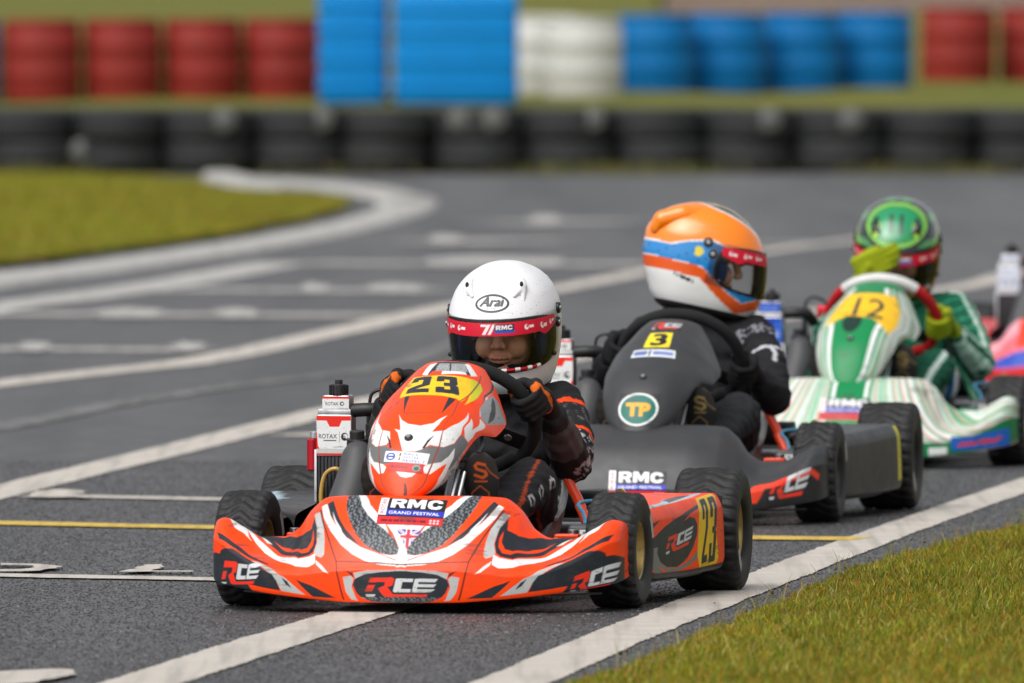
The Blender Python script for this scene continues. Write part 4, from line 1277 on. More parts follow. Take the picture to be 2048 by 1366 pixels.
GRN, LGRN, PNK = lin((8, 128, 72)), lin((70, 160, 115)), lin((198, 150, 140))
def swirl(pal, k, cu=.10, cv=.0):
    def f(U, V):
        a = np.abs(U)
        g = np.log(np.maximum(a - cu, .004) * np.maximum(V - cv, .02)) * k + .6 * np.sin(a * 9)
        i = np.floor(g * 1.0).astype(int)
        h = (np.sin(i * 12.9898) * 43758.5453) % 1.0
        P_ = np.array(pal)
        return P_[(h * len(P_)).astype(int) % len(P_)]
    return f
STRIPES = [lin((208, 214, 208)), lin((160, 200, 180)), PNK, LGRN, WHITE, lin((200, 200, 192)), lin((110, 178, 142)), lin((200, 172, 160)), lin((140, 195, 165))]

# ------------------------------------------------------------------ the kart itself
def bucket_seat(parent, mat):
    cl = np.array([(.46, .075), (.54, .05), (.66, .045), (.77, .075), (.85, .15), (.90, .26), (.93, .37)])
    cv = catmull(np.concatenate([np.zeros((len(cl), 1)), cl], 1), 6)
    n, m = len(cv), 25
    t = np.linspace(0, 1, n)
    side = pchip([0, .25, .5, .75, 1], [.11, .15, .20, .17, .10], t)
    hw = pchip([0, .3, .7, 1], [.165, .17, .165, .15], t)
    T = np.gradient(cv, axis=0); T /= np.linalg.norm(T, axis=1, keepdims=True)
    N = np.stack([np.zeros(n), -T[:, 2], T[:, 1]], 1)
    rows = []
    for k in range(n):
        u = np.linspace(-1, 1, m)
        e = np.abs(u) ** 3.2
        rows.append(cv[k][None] + np.stack([hw[k] * np.sin(u * 1.4) / math.sin(1.4) * (1 + .08 * e), np.zeros(m), np.zeros(m)], 1) + N[k][None] * (side[k] * e)[:, None])
    P = np.array(rows)
    du, dv = np.gradient(P, axis=0), np.gradient(P, axis=1)
    nn = np.cross(du, dv); nn /= np.maximum(np.linalg.norm(nn, axis=-1, keepdims=True), 1e-9)
    Q = P + nn * .007
    n0 = n * m
    rim = np.concatenate([np.arange(m), np.arange(1, n) * m + m - 1, (n - 1) * m + np.arange(m - 2, -1, -1), np.arange(n - 2, 0, -1) * m])
    r2 = np.roll(rim, -1)
    F = np.concatenate([grid_faces(n, m), grid_faces(n, m)[:, ::-1] + n0, np.stack([rim, rim + n0, r2 + n0, r2], 1)])
    link_mesh('seat', raw_mesh('seat', np.concatenate([P.reshape(-1, 3), Q.reshape(-1, 3)]), F), mat, parent)
    g = Geo()
    edge = np.concatenate([P[:, 0][::-1], P[0, 1:-1], P[:, -1]])
    g.tube(edge, .009, 8)
    g.build('seat_edge', mat, parent)

SWC, SWR = np.array([0, .42, .40]), .155
SW_UP = np.array([0, -.62, .785])
def wheel_pt(phi, r=SWR):
    return SWC + r * (math.cos(phi) * np.array([1, 0, 0]) + math.sin(phi) * SW_UP)

def steering(parent, grip, top=None, spoke='black_plastic', turn=0.0):
    s = empty('steering_wheel', (0, 0, 0), 0, parent)
    def arc(a, b, n, rr):
        P = []
        for t in np.linspace(a, b, n):
            flat = 1.0 if math.sin(t - turn) > -.75 else .93
            P.append(wheel_pt(t, SWR * flat))
        return P
    if top:
        Geo().tube(arc(R(130), R(410), 60, 0), .0155, 12).build('grip', grip, s)
        Geo().tube(arc(R(49), R(131), 34, 0), .0165, 12).build('grip', top, s)
    else:
        g = Geo()
        P = np.array(arc(0, 2 * math.pi, 73, 0))[:-1]
        m, n = len(P), 12
        T = np.roll(P, -1, 0) - np.roll(P, 1, 0); T /= np.linalg.norm(T, axis=1, keepdims=True)
        nr = np.cross(np.array([1., 0, 0]), SW_UP)
        V = []
        for k in range(m):
            b = np.cross(T[k], nr)
            for j in range(n):
                t = 2 * math.pi * j / n
                V.append(P[k] + .0155 * (math.cos(t) * nr + math.sin(t) * b))
        g.add(V, grid_faces(m, n, True, True).tolist()).build('grip', grip, s)
    nr = np.cross(np.array([1., 0, 0]), SW_UP); nr /= np.linalg.norm(nr)
    g = Geo()
    for a in (R(-28) + turn, R(208) + turn, R(90) + turn):
        A, B = SWC + .02 * nr, wheel_pt(a)
        d = B - SWC; d /= np.linalg.norm(d)
        M = Matrix((Vector(d), Vector(np.cross(nr, d)), Vector(nr))).transposed()
        g.box(tuple((SWC + B) / 2), (SWR, .042, .006), M, .002)
    g.disc_cyl(tuple(SWC), tuple(nr), .045, .016, 24)
    g.build('spoke', spoke, s)
    g = Geo()
    for a in (R(-28) + turn, R(208) + turn):
        d = wheel_pt(a) - SWC
        for f in (.45, .66):
            g.disc_cyl(tuple(SWC + d * f), tuple(nr), .0095, .010, 16)
    g.build('spoke_bolt', 'alloy', s)
    Geo().tube([SWC, (0, .12, .19), (0, -.02, .10)], .010, 10).build('column', 'steel', parent)

def build_kart(i, cfg):
    K = KARTS[i]
    root = empty('racing_kart', (K['loc'][0], K['loc'][1], 0), -R(K['yaw']))
    tagged(root, cfg['label'], 'kart', 'racing karts in single file')
    st = R(cfg.get('steer', 0))
    for s in (1, -1):
        wheel(root, (s * .415, 0, .1275), True, cfg['rim'], st, .3 + s + i)
        wheel(root, (s * .475, .95, .1395), False, cfg['rim'], 0, .1 + s * 2 + i)
    # painted bodywork
    nu, nv = cfg.get('res', (240, 110))
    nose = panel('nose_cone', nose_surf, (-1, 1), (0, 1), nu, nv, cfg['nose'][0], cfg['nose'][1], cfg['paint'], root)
    fx = cfg.get('fair_off', (0, 0, 0))
    fsf = (lambda u, v: fair_surf(u, v) + np.array(fx))
    fair = panel('front_panel', fsf, (-1, 1), (0, 1), int(nu * .55), int(nv * 1.2), cfg['fair'][0], cfg['fair'][1], cfg['paint'], root, thick=.003)
    pod = panel('side_pod', pod_surf, (0, 1), (0, 1), int(nu * .4), int(nv * .75), cfg['pod'][0], cfg['pod'][1], cfg['paint'], root)
    pod2 = panel('side_pod', pod_surf, (0, 1), (0, 1), 60, 40, cfg['pod2'][0], cfg['pod2'][1], cfg['paint'], root, xf=lambda P: P * np.array([-1, 1, 1]))
    for s in (1, -1):      # flat rear ends of the pods
        Geo().prism([(s * .345, .760), (s * .525, .760), (s * .525, .774), (s * .345, .774)], .07, .222).build('pod_end', 'black_plastic', root)
    for s in (1, -1):      # plates added under the pods to block light and deepen the ground shadow
        Geo().prism([(s * .335, .18), (s * .40, .18), (s * .44, .24), (s * .475, .60), (s * .48, .76), (s * .335, .76)], .046, .050).build('pod_shade_plate', 'black_plastic', root)
    Geo().prism([(-.40, -.14), (.40, -.14), (.33, -.24), (.20, -.285), (-.20, -.285), (-.33, -.24)], .036, .040).build('nose_shade_plate', 'black_plastic', root)  # plate added under the nose to block light and darken the ground
    for nm, sf, q, base, lay, rs in cfg.get('stickers', []):
        host = {'n': nose, 'f': fair, 'p': pod}[nm]
        quad_panel('sticker', nose_surf if nm == 'n' else (fsf if nm == 'f' else pod_surf), q, rs[0], rs[1], base, lay, 'gloss_print', host)
    # fixing bolt of the front panel
    p = fsf(np.array([cfg.get('bolt', (0, .36))[0]]), np.array([cfg.get('bolt', (0, .36))[1]]))[0]
    nrm = surf_normal(fsf, np.array([0.0]), np.array([.36]))[0]
    nrm = nrm if nrm[1] < 0 else -nrm
    Geo().disc_cyl(tuple(p), tuple(nrm), .0095, .008, 20).build('grommet', 'black_plastic', fair)
    Geo().disc_cyl(tuple(p + nrm * .004), tuple(nrm), .0055, .007, 6).build('bolt', 'steel', fair)
    # chassis
    fr = cfg['frame']
    g = Geo()
    for s in (1, -1):
        g.tube([(s * .16, -.16, .065), (s * .19, .05, .065), (s * .22, .28, .06), (s * .27, .55, .06), (s * .29, .85, .065), (s * .27, 1.02, .08)], .014, 10, smooth_path=5)
        g.tube([(s * .19, 0, .075), (s * .29, 0, .085)], .015, 10)
    for y, x in ((-.15, .165), (.0, .18), (.36, .24), (.70, .28), (1.0, .275)):
        g.tube([(-x, y, .064), (x, y, .064)], .013, 10)
    for s in (1, -1):
        g.tube([(s * .10, -.15, .07), (s * .10, -.30, .075)], .010, 8)
        g.tube([(s * .25, .30, .065), (s * .36, .32, .09), (s * .37, .50, .1), (s * .36, .68, .09), (s * .28, .70, .065)], .010, 8, smooth_path=5)
    g.build('frame', fr, root)
    for s in (1, -1):
        g = Geo()
        g.box((s * .300, 0, .158), (.055, .040, .010)).box((s * .300, 0, .102), (.055, .040, .010)).box((s * .278, 0, .13), (.010, .040, .056))
        g.build('kingpin_bracket', fr, root)
        g = Geo()
        g.tube([(s * .31, 0, .128), (s * .40, 0, .1275)], .0115, 10)
        g.disc_cyl((s * .312, 0, .130), (0, 0, 1), .012, .085, 14)
        g.tube([(s * .31, 0, .140), (s * .31, .085, .140)], .008, 8)
        g.build('stub_axle', 'steel', root)
        Geo().tube([(s * .31, .085, .146), (s * .03, .055, .125)], .007, 8).build('tie_rod', 'alloy', root)
    Geo().tube([(-.42, .95, .1395), (.42, .95, .1395)], .0145, 12).build('rear_axle', 'steel', root)
    g = Geo()
    g.disc_cyl((.30, .95, .1395), (1, 0, 0), .078, .006, 32).disc_cyl((.30, .95, .1395), (1, 0, 0), .03, .03, 16)
    g.build('brake_disc', 'alloy', root)
    Geo().box((.30, .885, .17), (.045, .05, .06)).build('brake_caliper', 'dark_metal', root)
    Geo().prism([(-.155, -.14), (.155, -.14), (.21, .30), (.24, .50), (-.24, .50), (-.21, .30)], .044, .049).build('floor_tray', 'black_plastic', root)
    g = Geo()
    g.box((0, 1.13, .125), (1.04, .07, .09), None, .03, 3)
    for s in (1, -1): g.box((s * .40, 1.12, .125), (.24, .09, .12), None, .03, 3)
    g.build('rear_bumper', 'black_plastic', root)
    for s in (1, -1): Geo().tube([(s * .2, 1.0, .075), (s * .2, 1.12, .12)], .012, 8).build('bumper_stay', fr, root)
    bucket_seat(root, cfg.get('seat', 'fibreglass'))
    # seat stays on the side away from the engine
    g = Geo()
    g.tube([(.192, .62, .283), (.205, .615, .250), (.232, .61, .195), (.268, .60, .085)], .0115, 10, smooth_path=5)
    g.tube([(.225, .612, .205), (.255, .58, .15), (.295, .52, .08)], .0115, 10, smooth_path=5)
    g.box((.192, .622, .283), (.022, .008, .036), None, .003)
    g.build('seat_stay', fr, root)
    Geo().disc_cyl((.203, .618, .287), (1, 0, 0), .008, .024, 6).build('stay_bolt', 'steel', root)
    Geo().tube([(.15, .80, .200), (.245, .80, .200)], .032, 18).build('exhaust', 'dark_metal', root)
    g = Geo(); g.tube([(.16, .40, .128), (.27, .36, .118)], .009, 8); g.build('gear_rod', 'alloy', root)
    # control box and cables beside the near front wheel
    g = Geo()
    g.box((.322, .075, .158), (.062, .045, .046), None, .010, 3)
    g.tube([(.322, .075, .135), (.30, .06, .105), (.285, .045, .085)], .007, 8)
    g.build('control_box', 'grey_plastic', root)
    flat_panel('box_label', (.318, .0515, .156), (.022, 0, 0), (0, 0, .014), 12, 8, lin((215, 218, 220)), [(lin((110, 115, 120)), rect(.3, .7, .3, .7))], 'gloss_print', root)
    Geo().tube([(.325, .09, .18), (.31, .16, .20), (.285, .25, .222), (.33, .34, .225), (.36, .42, .22)], .0042, 8, smooth_path=8).build('cable', 'blue_hose', root)
    Geo().tube([(.30, .28, .21), (.34, .36, .222), (.37, .48, .222)], .006, 8, smooth_path=8).build('cable', 'grey_plastic', root)
    Geo().disc_cyl((.335, .52, .232), (.3, 1, 0), .014, .004, 20).build('bracket_disc', 'gold_metal', root)
    # rods over the nose
    Geo().tube([(.075, -.150, .243), (.170, -.150, .238)], .0085, 10).build('nose_bracket', 'black_plastic', root)
    g = Geo()
    for k in range(9): g.disc_cyl((.085 + k * .009, -.150, .2425 - k * .0004), (1, 0, 0), .0098, .004, 12)
    g.build('bracket_spring', 'black_plastic', root)
    Geo().disc_cyl((.176, -.150, .236), (1, 0, 0), .008, .012, 8).build('bracket_nut', 'steel', root)
    g = Geo(); g.tube([(.052, -.11, .21), (.066, -.06, .305)], .0055, 8); g.tube([(.066, -.115, .21), (.080, -.062, .30)], .0045, 8)
    g.build('panel_stay', 'steel', root)
    Geo().tube([(.02, -.03, .33), (.075, -.02, .325), (.10, .03, .35), (.09, .1, .38)], .005, 8, smooth_path=6).build('breather_hose', 'clear_hose' if i else 'grey_plastic', root)
    for s in (1, -1):
        g = Geo()
        g.tube([(s * .085, -.10, .07), (s * .085, -.085, .20)], .007, 8); g.tube([(s * .06, -.085, .20), (s * .15, -.085, .20)], .009, 8)
        g.build('pedal', 'steel', root)
    # radiator on the engine side
    rc = cfg['rad']
    rx, ry = -.309 + cfg.get('rad_dx', 0), .50
    rd = empty('radiator', (rx, ry, 0), R(-6), root)
    g = Geo()
    g.box((0, 0, .235), (.080, .030, .18), None, .003)
    for k in range(9): g.box((-.034 + k * .0085, -.0165, .235), (.0025, .004, .17), None, 0)
    g.build('core', 'dark_metal', rd)
    for s in (1, -1): Geo().box((s * .0435, 0, .235), (.006, .036, .19), None, .001).build('core_side', 'alloy', rd)
    Geo().box((0, 0, .362), (.084, .040, .096), None, .006).build('tank', 'alloy', rd)
    Geo().box((0, .004, .414), (.078, .044, .016), None, .003).build('tank_flange', 'alloy', rd)
    Geo().box((.004, .002, .436), (.064, .040, .034), None, .006).build('header', 'alloy', rd)
    g = Geo().disc_cyl((.006, 0, .464), (0, 0, 1), .0205, .026, 24, .003)
    for k in range(16):
        t = 2 * math.pi * k / 16
        g.box((.006 + .0205 * math.cos(t), .0205 * math.sin(t), .464), (.003, .003, .022), (Vector((0, 0, 1)), t), 0)
    g.disc_cyl((.006, 0, .481), (0, 0, 1), .009, .012, 12)
    g.build('cap', 'black_plastic', rd)
    a, b, tcol = rc
    TX = (.03, .03, .035)
    flat_panel('shroud_print', (-.040, -.0212, .318), (.080, 0, 0), (0, 0, .088), 90, 96, a,
               [(b, lambda U, V: V > .88), (b, poly([(.28, .90), (.75, .90), (.66, .72), (.38, .72)])), (b, lambda U, V: (U + V * .10 < .07) | (U - V * .05 > .97)),
                (b, poly([(0, .05), (0, .3), (.16, .05)])), (b, poly([(1, .05), (1, .35), (.82, .05)])), (b, lambda U, V: V < .045), (lin((190, 192, 190)), lambda U, V: (V < .16) & (V > .045)),
                (tcol, placed([text_shape('ROTAX', .015)], (.06, .42), (.60, .42), (.06, .54))), (tcol, rect(.20, .58, .36, .385)), (tcol, rect(.665, .675, .32, .60)),
                (tcol, ell(.82, .47, .105, .105)), (a, ell(.84, .48, .07, .06)), (tcol, ell(.80, .45, .06, .05)), (a, rect(.78, .92, .455, .475))], 'gloss_print', rd)
    flat_panel('header_print', (-.027, -.0192, .4215), (.062, 0, 0), (0, 0, .028), 60, 28, a,
               [(b, lambda U, V: V > .82), (tcol, placed([text_shape('ROTAX', .015)], (.12, .28), (.60, .28), (.12, .55))), (tcol, ell(.74, .42, .08, .17)), (a, ell(.75, .42, .045, .09))], 'gloss_print', rd)
    Geo().tube([(.036, .0, .418), (.075, .0, .420), (.105, .02, .416), (.115, .06, .39)], .0155, 14, smooth_path=6).build('coolant_hose', 'black_hose', rd)
    if cfg.get('extras', True):
        g = Geo().disc_cyl((-.054, -.004, .318), (0, 0, 1), .013, .072, 16, .003); g.build('overflow_bottle', 'red_anodised', rd)
        Geo().disc_cyl((-.050, -.004, .362), (0, 0, 1), .010, .016, 14).build('bottle_cap', 'alloy', rd)
        Geo().tube([(.035, -.032, .262), (.014, -.045, .288), (-.014, -.045, .272), (-.022, -.045, .215), (-.006, -.045, .165), (.02, -.04, .13)], .0052, 10, smooth_path=8).build('drain_hose', 'clear_hose', rd)
    # engine and intake silencer
    g = Geo()
    g.box((-.235, .76, .18), (.13, .16, .16), None, .02, 3)
    g.disc_cyl((-.235, .72, .30), (0, 0, 1), .055, .11, 24, .006)
    for k in range(5): g.disc_cyl((-.235, .72, .262 + k * .02), (0, 0, 1), .062, .007, 24)
    g.build('engine', 'dark_metal', root)
    Geo().box((-.205, .655, .412), (.036, .030, .050), None, .008, 3).build('spark_plug_cap', 'red_anodised', root)
    g = Geo(); g.disc_cyl((-.252, .60, .360), (0, 0, 1), .0085, .05, 12); g.disc_cyl((-.252, .60, .40), (0, 0, 1), .0065, .05, 12)
    g.build('sensor', 'black_plastic', root)
    Geo().disc_cyl((-.252, .60, .330), (0, 0, 1), .009, .02, 8).build('sensor_nut', 'gold_metal', root)
    Geo().tube([(-.252, .60, .42), (-.246, .60, .452), (-.222, .60, .462), (-.196, .61, .45), (-.186, .62, .43)], .004, 8, smooth_path=8).build('sensor_cable', 'black_hose', root)
    g = Geo()
    g.tube([(-.268, .24, .125), (-.258, .265, .165), (-.244, .295, .222), (-.232, .325, .282), (-.232, .345, .322), (-.235, .36, .340)], [.034, .046, .045, .041, .036, .024], 26, smooth_path=6)
    sil = g.build('intake_silencer', 'grey_plastic', root)
    Geo().disc_cyl((-.236, .36, .350), (0, -.1, 1), .024, .018, 20).disc_cyl((-.236, .358, .366), (0, -.1, 1), .017, .022, 16).build('intake_cap', 'black_plastic', sil)
    ax = np.array([.022, .055, .110]); ax /= np.linalg.norm(ax)
    up = np.cross(np.array([0, -1., .2]), ax); up /= np.linalg.norm(up)
    o = np.array([-.268, .246, .205])
    flat_panel('silencer_print', tuple(o), tuple(ax * .085), tuple(up * -.022), 60, 18, (.05, .051, .055),
               [((.012, .012, .013), rect(0, 1, 0, .07)), ((.012, .012, .013), rect(0, 1, .93, 1)), ((.012, .012, .013), rect(0, .02, 0, 1)), ((.012, .012, .013), rect(.98, 1, 0, 1)),
                ((.014, .014, .015), placed([text_shape('ROTAX', .01)], (.10, .22), (.92, .22), (.10, .78)))], 'satin_print', sil)
    steering(root, *cfg['wheel'])
    return root
# ------------------------------------------------------------------ drivers
def ico(n):
    bm = bmesh.new(); bmesh.ops.create_icosphere(bm, subdivisions=n, radius=1.0)
    V = np.array([tuple(v.co) for v in bm.verts]); F = np.array([[v.index for v in f.verts] for f in bm.faces]); bm.free()
    return V, F
ICO_V, ICO_F = ico(2)

def fused(balls, voxel, smooth=6, fac=.5):
    """one continuous skin around a cloud of (centre, radius or radii) balls -> vertices, faces"""
    Vs, Fs = [], []
    for k, (c, r) in enumerate(balls):
        Vs.append(ICO_V * np.asarray(r, float) + np.asarray(c, float)); Fs.append(ICO_F + k * len(ICO_V))
    me = raw_mesh('skin', np.concatenate(Vs), np.concatenate(Fs))
    o = bpy.data.objects.new('skin', me); COL.objects.link(o)
    m = o.modifiers.new('r', 'REMESH'); m.mode = 'VOXEL'; m.voxel_size = voxel
    s = o.modifiers.new('s', 'SMOOTH'); s.factor = fac; s.iterations = smooth
    dg = bpy.context.evaluated_depsgraph_get()
    out = bpy.data.meshes.new_from_object(o.evaluated_get(dg))
    V = np.empty(len(out.vertices) * 3, np.float32); out.vertices.foreach_get('co', V)
    F = [list(p.vertices) for p in out.polygons]
    bpy.data.objects.remove(o); bpy.data.meshes.remove(me); bpy.data.meshes.remove(out)
    return V.reshape(-1, 3).astype(float), F

def chain(pts, k=.3):
    """balls strung along a limb, pts = [(x, y, z, r), ...]"""
    P = np.asarray(pts, float); out = []
    for a, b in zip(P[:-1], P[1:]):
        n = max(2, int(np.linalg.norm(b[:3] - a[:3]) / (min(a[3], b[3]) * k)) + 1)
        for t in np.linspace(0, 1, n):
            q = a + (b - a) * t
            out.append((q[:3], q[3]))
    return out

def along(path, X):
    """distance to a path, position along it (0..1) and nearest point"""
    P = np.asarray(path, float)[:, :3]
    L = np.concatenate([[0], np.cumsum(np.linalg.norm(np.diff(P, axis=0), axis=1))])
    best = np.full(len(X), 1e9); tt = np.zeros(len(X)); near = np.zeros((len(X), 3))
    for i in range(len(P) - 1):
        d = P[i + 1] - P[i]
        t = np.clip(((X - P[i]) @ d) / d.dot(d), 0, 1)
        q = P[i] + t[:, None] * d
        e = np.linalg.norm(X - q, axis=1)
        k = e < best
        best[k] = e[k]; tt[k] = (L[i] + t[k] * (L[i + 1] - L[i])) / L[-1]; near[k] = q[k]
    return best, tt, near

# helmet surface: a = azimuth from the front (radians, + to the wearer's left), z = height
HZ = [-.142, -.128, -.09, -.05, 0, .04, .08, .11, .13, .142, .146]
H_F = [.118, .148, .168, .171, .166, .156, .133, .101, .067, .033, .0005]
H_B = [.082, .104, .130, .150, .162, .163, .148, .119, .081, .041, .0005]
H_W = [.080, .097, .112, .120, .124, .1225, .1105, .089, .061, .031, .0005]
def helm_surf(a, z, k=1.0):
    a = np.asarray(a, float); z = np.asarray(z, float)
    shp = np.broadcast(a, z).shape
    a = np.broadcast_to(a, shp).ravel(); z = np.broadcast_to(z, shp).ravel()
    g = lambda t: pchip(HZ, t, np.clip(z, HZ[0], HZ[-1]))
    sn, cs = np.sin(a), np.cos(a)
    L = np.where(cs > 0, g(H_F), g(H_B)); W = g(H_W)
    n = 2.25
    r = (np.abs(sn / W) ** n + np.abs(cs / L) ** n) ** (-1 / n) * k
    return np.stack([r * sn, -r * cs, z * (1 + (k - 1) * .8)], 1).reshape(shp + (3,))
PORT_A, PORT_B, PORT_Z = R(74), .060, -.014
def port(a, z):
    return (np.abs(a) / PORT_A) ** 4 + (np.abs(z - PORT_Z) / PORT_B) ** 3 - 1

def helmet(parent, pos, pitch, yaw, roll, base, layers, paint, detail='plain', strip=True, vent=True):
    h = empty('helmet', pos, 0, parent)
    h.rotation_euler = (pitch, roll, yaw)
    nz, na = 110, 200
    t = np.linspace(0, 1, nz)
    zz = -.142 + .288 * (1 - (1 - t) ** 1.25)
    aa = np.linspace(-math.pi, math.pi, na, endpoint=False)
    A, Z = np.meshgrid(aa, zz, indexing='ij')
    F = grid_faces(na, nz, True, False)
    ca = np.where(np.abs(A.ravel()[F]).max(1) > 3.0, 3.1, A.ravel()[F].mean(1)); cz = Z.ravel()[F].mean(1)
    F = F[port(ca, cz) > 0]
    used, cnt = np.unique(F, return_counts=True)
    edge = used[(cnt < 4) & (np.abs(port(A.ravel()[used], Z.ravel()[used])) < .5) & (np.abs(A.ravel()[used]) < 2)]
    Af, Zf = A.ravel().copy(), Z.ravel().copy()
    C = paint_helmet(Af, Zf, base, layers)
    for _ in range(6):
        f0 = port(Af[edge], Zf[edge]); e = 1e-4
        ga = (port(Af[edge] + e, Zf[edge]) - f0) / e * 8; gz = (port(Af[edge], Zf[edge] + e) - f0) / e
        ga /= 64
        n2 = ga * ga * 64 + gz * gz + 1e-9
        Af[edge] -= f0 * ga * 8 / n2 * .9; Zf[edge] -= f0 * gz / n2 * .9
    P = helm_surf(Af, Zf)
    link_mesh('shell', raw_mesh('shell', P, F, True, C), paint, h)
    link_mesh('inner_lining', raw_mesh('inner_lining', helm_surf(Af, Zf, .945), F[:, ::-1]), 'lining', h)
    # rubber edge round the eye port
    th = np.linspace(0, 2 * math.pi, 121)[:-1]
    rr = np.ones(120)
    for _ in range(40):
        f = port(rr * PORT_A * np.cos(th), PORT_Z + rr * PORT_B * np.sin(th)); rr *= np.clip(1 - f * .12, .9, 1.1)
    pa, pz = rr * PORT_A * np.cos(th), PORT_Z + rr * PORT_B * np.sin(th)
    Q = np.stack([helm_surf(pa * f1, PORT_Z + (pz - PORT_Z) * f1, f2) for f1, f2 in ((1.015, 1.003), (1.0, 1.012), (.965, 1.010), (.95, .985), (.96, .945))], 1)
    link_mesh('port_seal', raw_mesh('port_seal', Q, grid_faces(120, 5, True, False)), 'gasket', h)
    Q = np.stack([helm_surf(np.linspace(-math.pi, math.pi, 96, endpoint=False), np.full(96, z_), k_) for z_, k_ in ((-.126, 1.0), (-.132, 1.022), (-.142, 1.012), (-.1425, .95), (-.13, .9))], 1)
    link_mesh('bottom_trim', raw_mesh('bottom_trim', Q, grid_faces(96, 5, True, False)), 'gasket', h)
    # visor
    S, T = np.meshgrid(np.linspace(-1, 1, 60), np.linspace(0, 1, 24), indexing='ij')
    a_ = S * R(84); z_ = -.070 + .118 * T + .012 * (np.abs(S) ** 3) * (1 - T) - .006 * np.abs(S) ** 4 * T
    v = link_mesh('visor', raw_mesh('visor', helm_surf(a_, z_, 1.022), grid_faces(60, 24)), 'visor_glass', h)
    if strip:
        def ss(u, w):
            u = np.asarray(u, float); w = np.asarray(w, float)
            lo = np.interp(np.abs(u), [0, .60, .68, .73, 1.0], [.011, .010, .002, .001, .015])
            return helm_surf(u * R(70), lo + (.0395 - .004 * np.abs(u) ** 3 - lo) * w, 1.026)
        W_ = lin((235, 225, 225))
        L = [(W_, poly([(-.10, .12), (-.06, .12), (.0, .88), (-.04, .88)])), (W_, poly([(-.035, .12), (.0, .12), (.055, .88), (.02, .88)])), (W_, rect(-.12, -.05, .72, .88)),
             (lin((25, 30, 55)), rect(.04, .27, .22, .86)), (lin((40, 80, 170)), rect(.04, .27, .22, .42)), (W_, placed(RMC_SHAPE, (.06, .46), (.25, .46), (.06, .80)))]
        for u0 in (-.86, -.62, -.42, .42, .66, .86):
            L += [(W_, ell(u0, .52, .028, .2)), (RED, ell(u0 + .01, .58, .014, .1)), (W_, rect(u0 + .035, u0 + .10, .42, .62))]
        panel('visor_strip', ss, (-1, 1), (0, 1), 220, 26, lin((205, 20, 48)), L, 'clean_print', h)
        Geo().tube([helm_surf(np.array([x]), np.array([-.0665]), 1.012)[0] for x in np.linspace(.05, R(42), 10)], .0045, 8).build('chin_strip', 'red_anodised', h)
        for x in (.12, .3, .48, .64):
            g = Geo(); g.tube([helm_surf(np.array([y]), np.array([-.0665]), 1.014)[0] for y in (x, x + .07)], .0052, 8); g.build('strip_mark', 'white_plate', h)
    for s in (1, -1):
        for az, z0, r0 in ((R(88), .040, .0125), (R(80), .012, .0115)):
            p = helm_surf(np.array([s * az]), np.array([z0]), 1.012)[0]
            n = np.array([p[0], p[1] * .6, 0]); n /= np.linalg.norm(n)
            Geo().disc_cyl(tuple(p), tuple(n), r0, .010, 20).build('visor_pivot', 'gasket', h)
            Geo().disc_cyl(tuple(p + n * .005), tuple(n), r0 * .5, .006, 14).build('pivot_screw', 'alloy', h)
        p = helm_surf(np.array([s * R(66)]), np.array([-.052]), 1.028)[0]
        Geo().sphere(tuple(p), (.006, .006, .006), 10, 8).build('visor_stud', 'gasket', h)
        Geo().sphere((s * .090, -.022, -.030), (.014, .048, .048), 18, 12).build('cheek_pad', 'lining', h)
        if vent:
            b, f = fused(chain([(s * .058, -.068, .122, .005), (s * .062, -.089, .107, .0120), (s * .048, -.114, .092, .0050)]) + chain([(s * .062, -.089, .107, .0115), (s * .0675, -.108, .080, .0042)]), .002, 3)
            link_mesh('brow_vent', raw_mesh('brow_vent', b, f, True, np.tile(base, (len(b), 1))), paint, h)
            Geo().sphere((s * .0625, -.0965, .1150), (.0042, .0060, .0070), 10, 8).build('vent_hole', 'gasket', h)
            b, f = fused(chain([(s * .074, .00, .108, .009), (s * .084, .05, .095, .013), (s * .084, .095, .070, .012)]), .004, 4)
            link_mesh('top_vent', raw_mesh('top_vent', b, f, True, np.tile(paint_helmet(np.array([s * 2.0]), np.array([.10]), base, layers)[0], (len(b), 1))), paint, h)
    return h

def paint_helmet(a, z, base, layers):
    c = np.empty(a.shape + (3,)); c[...] = base
    P = helm_surf(a, z)
    for col, sh in layers:
        c[sh(a, z, P)] = col
    return c

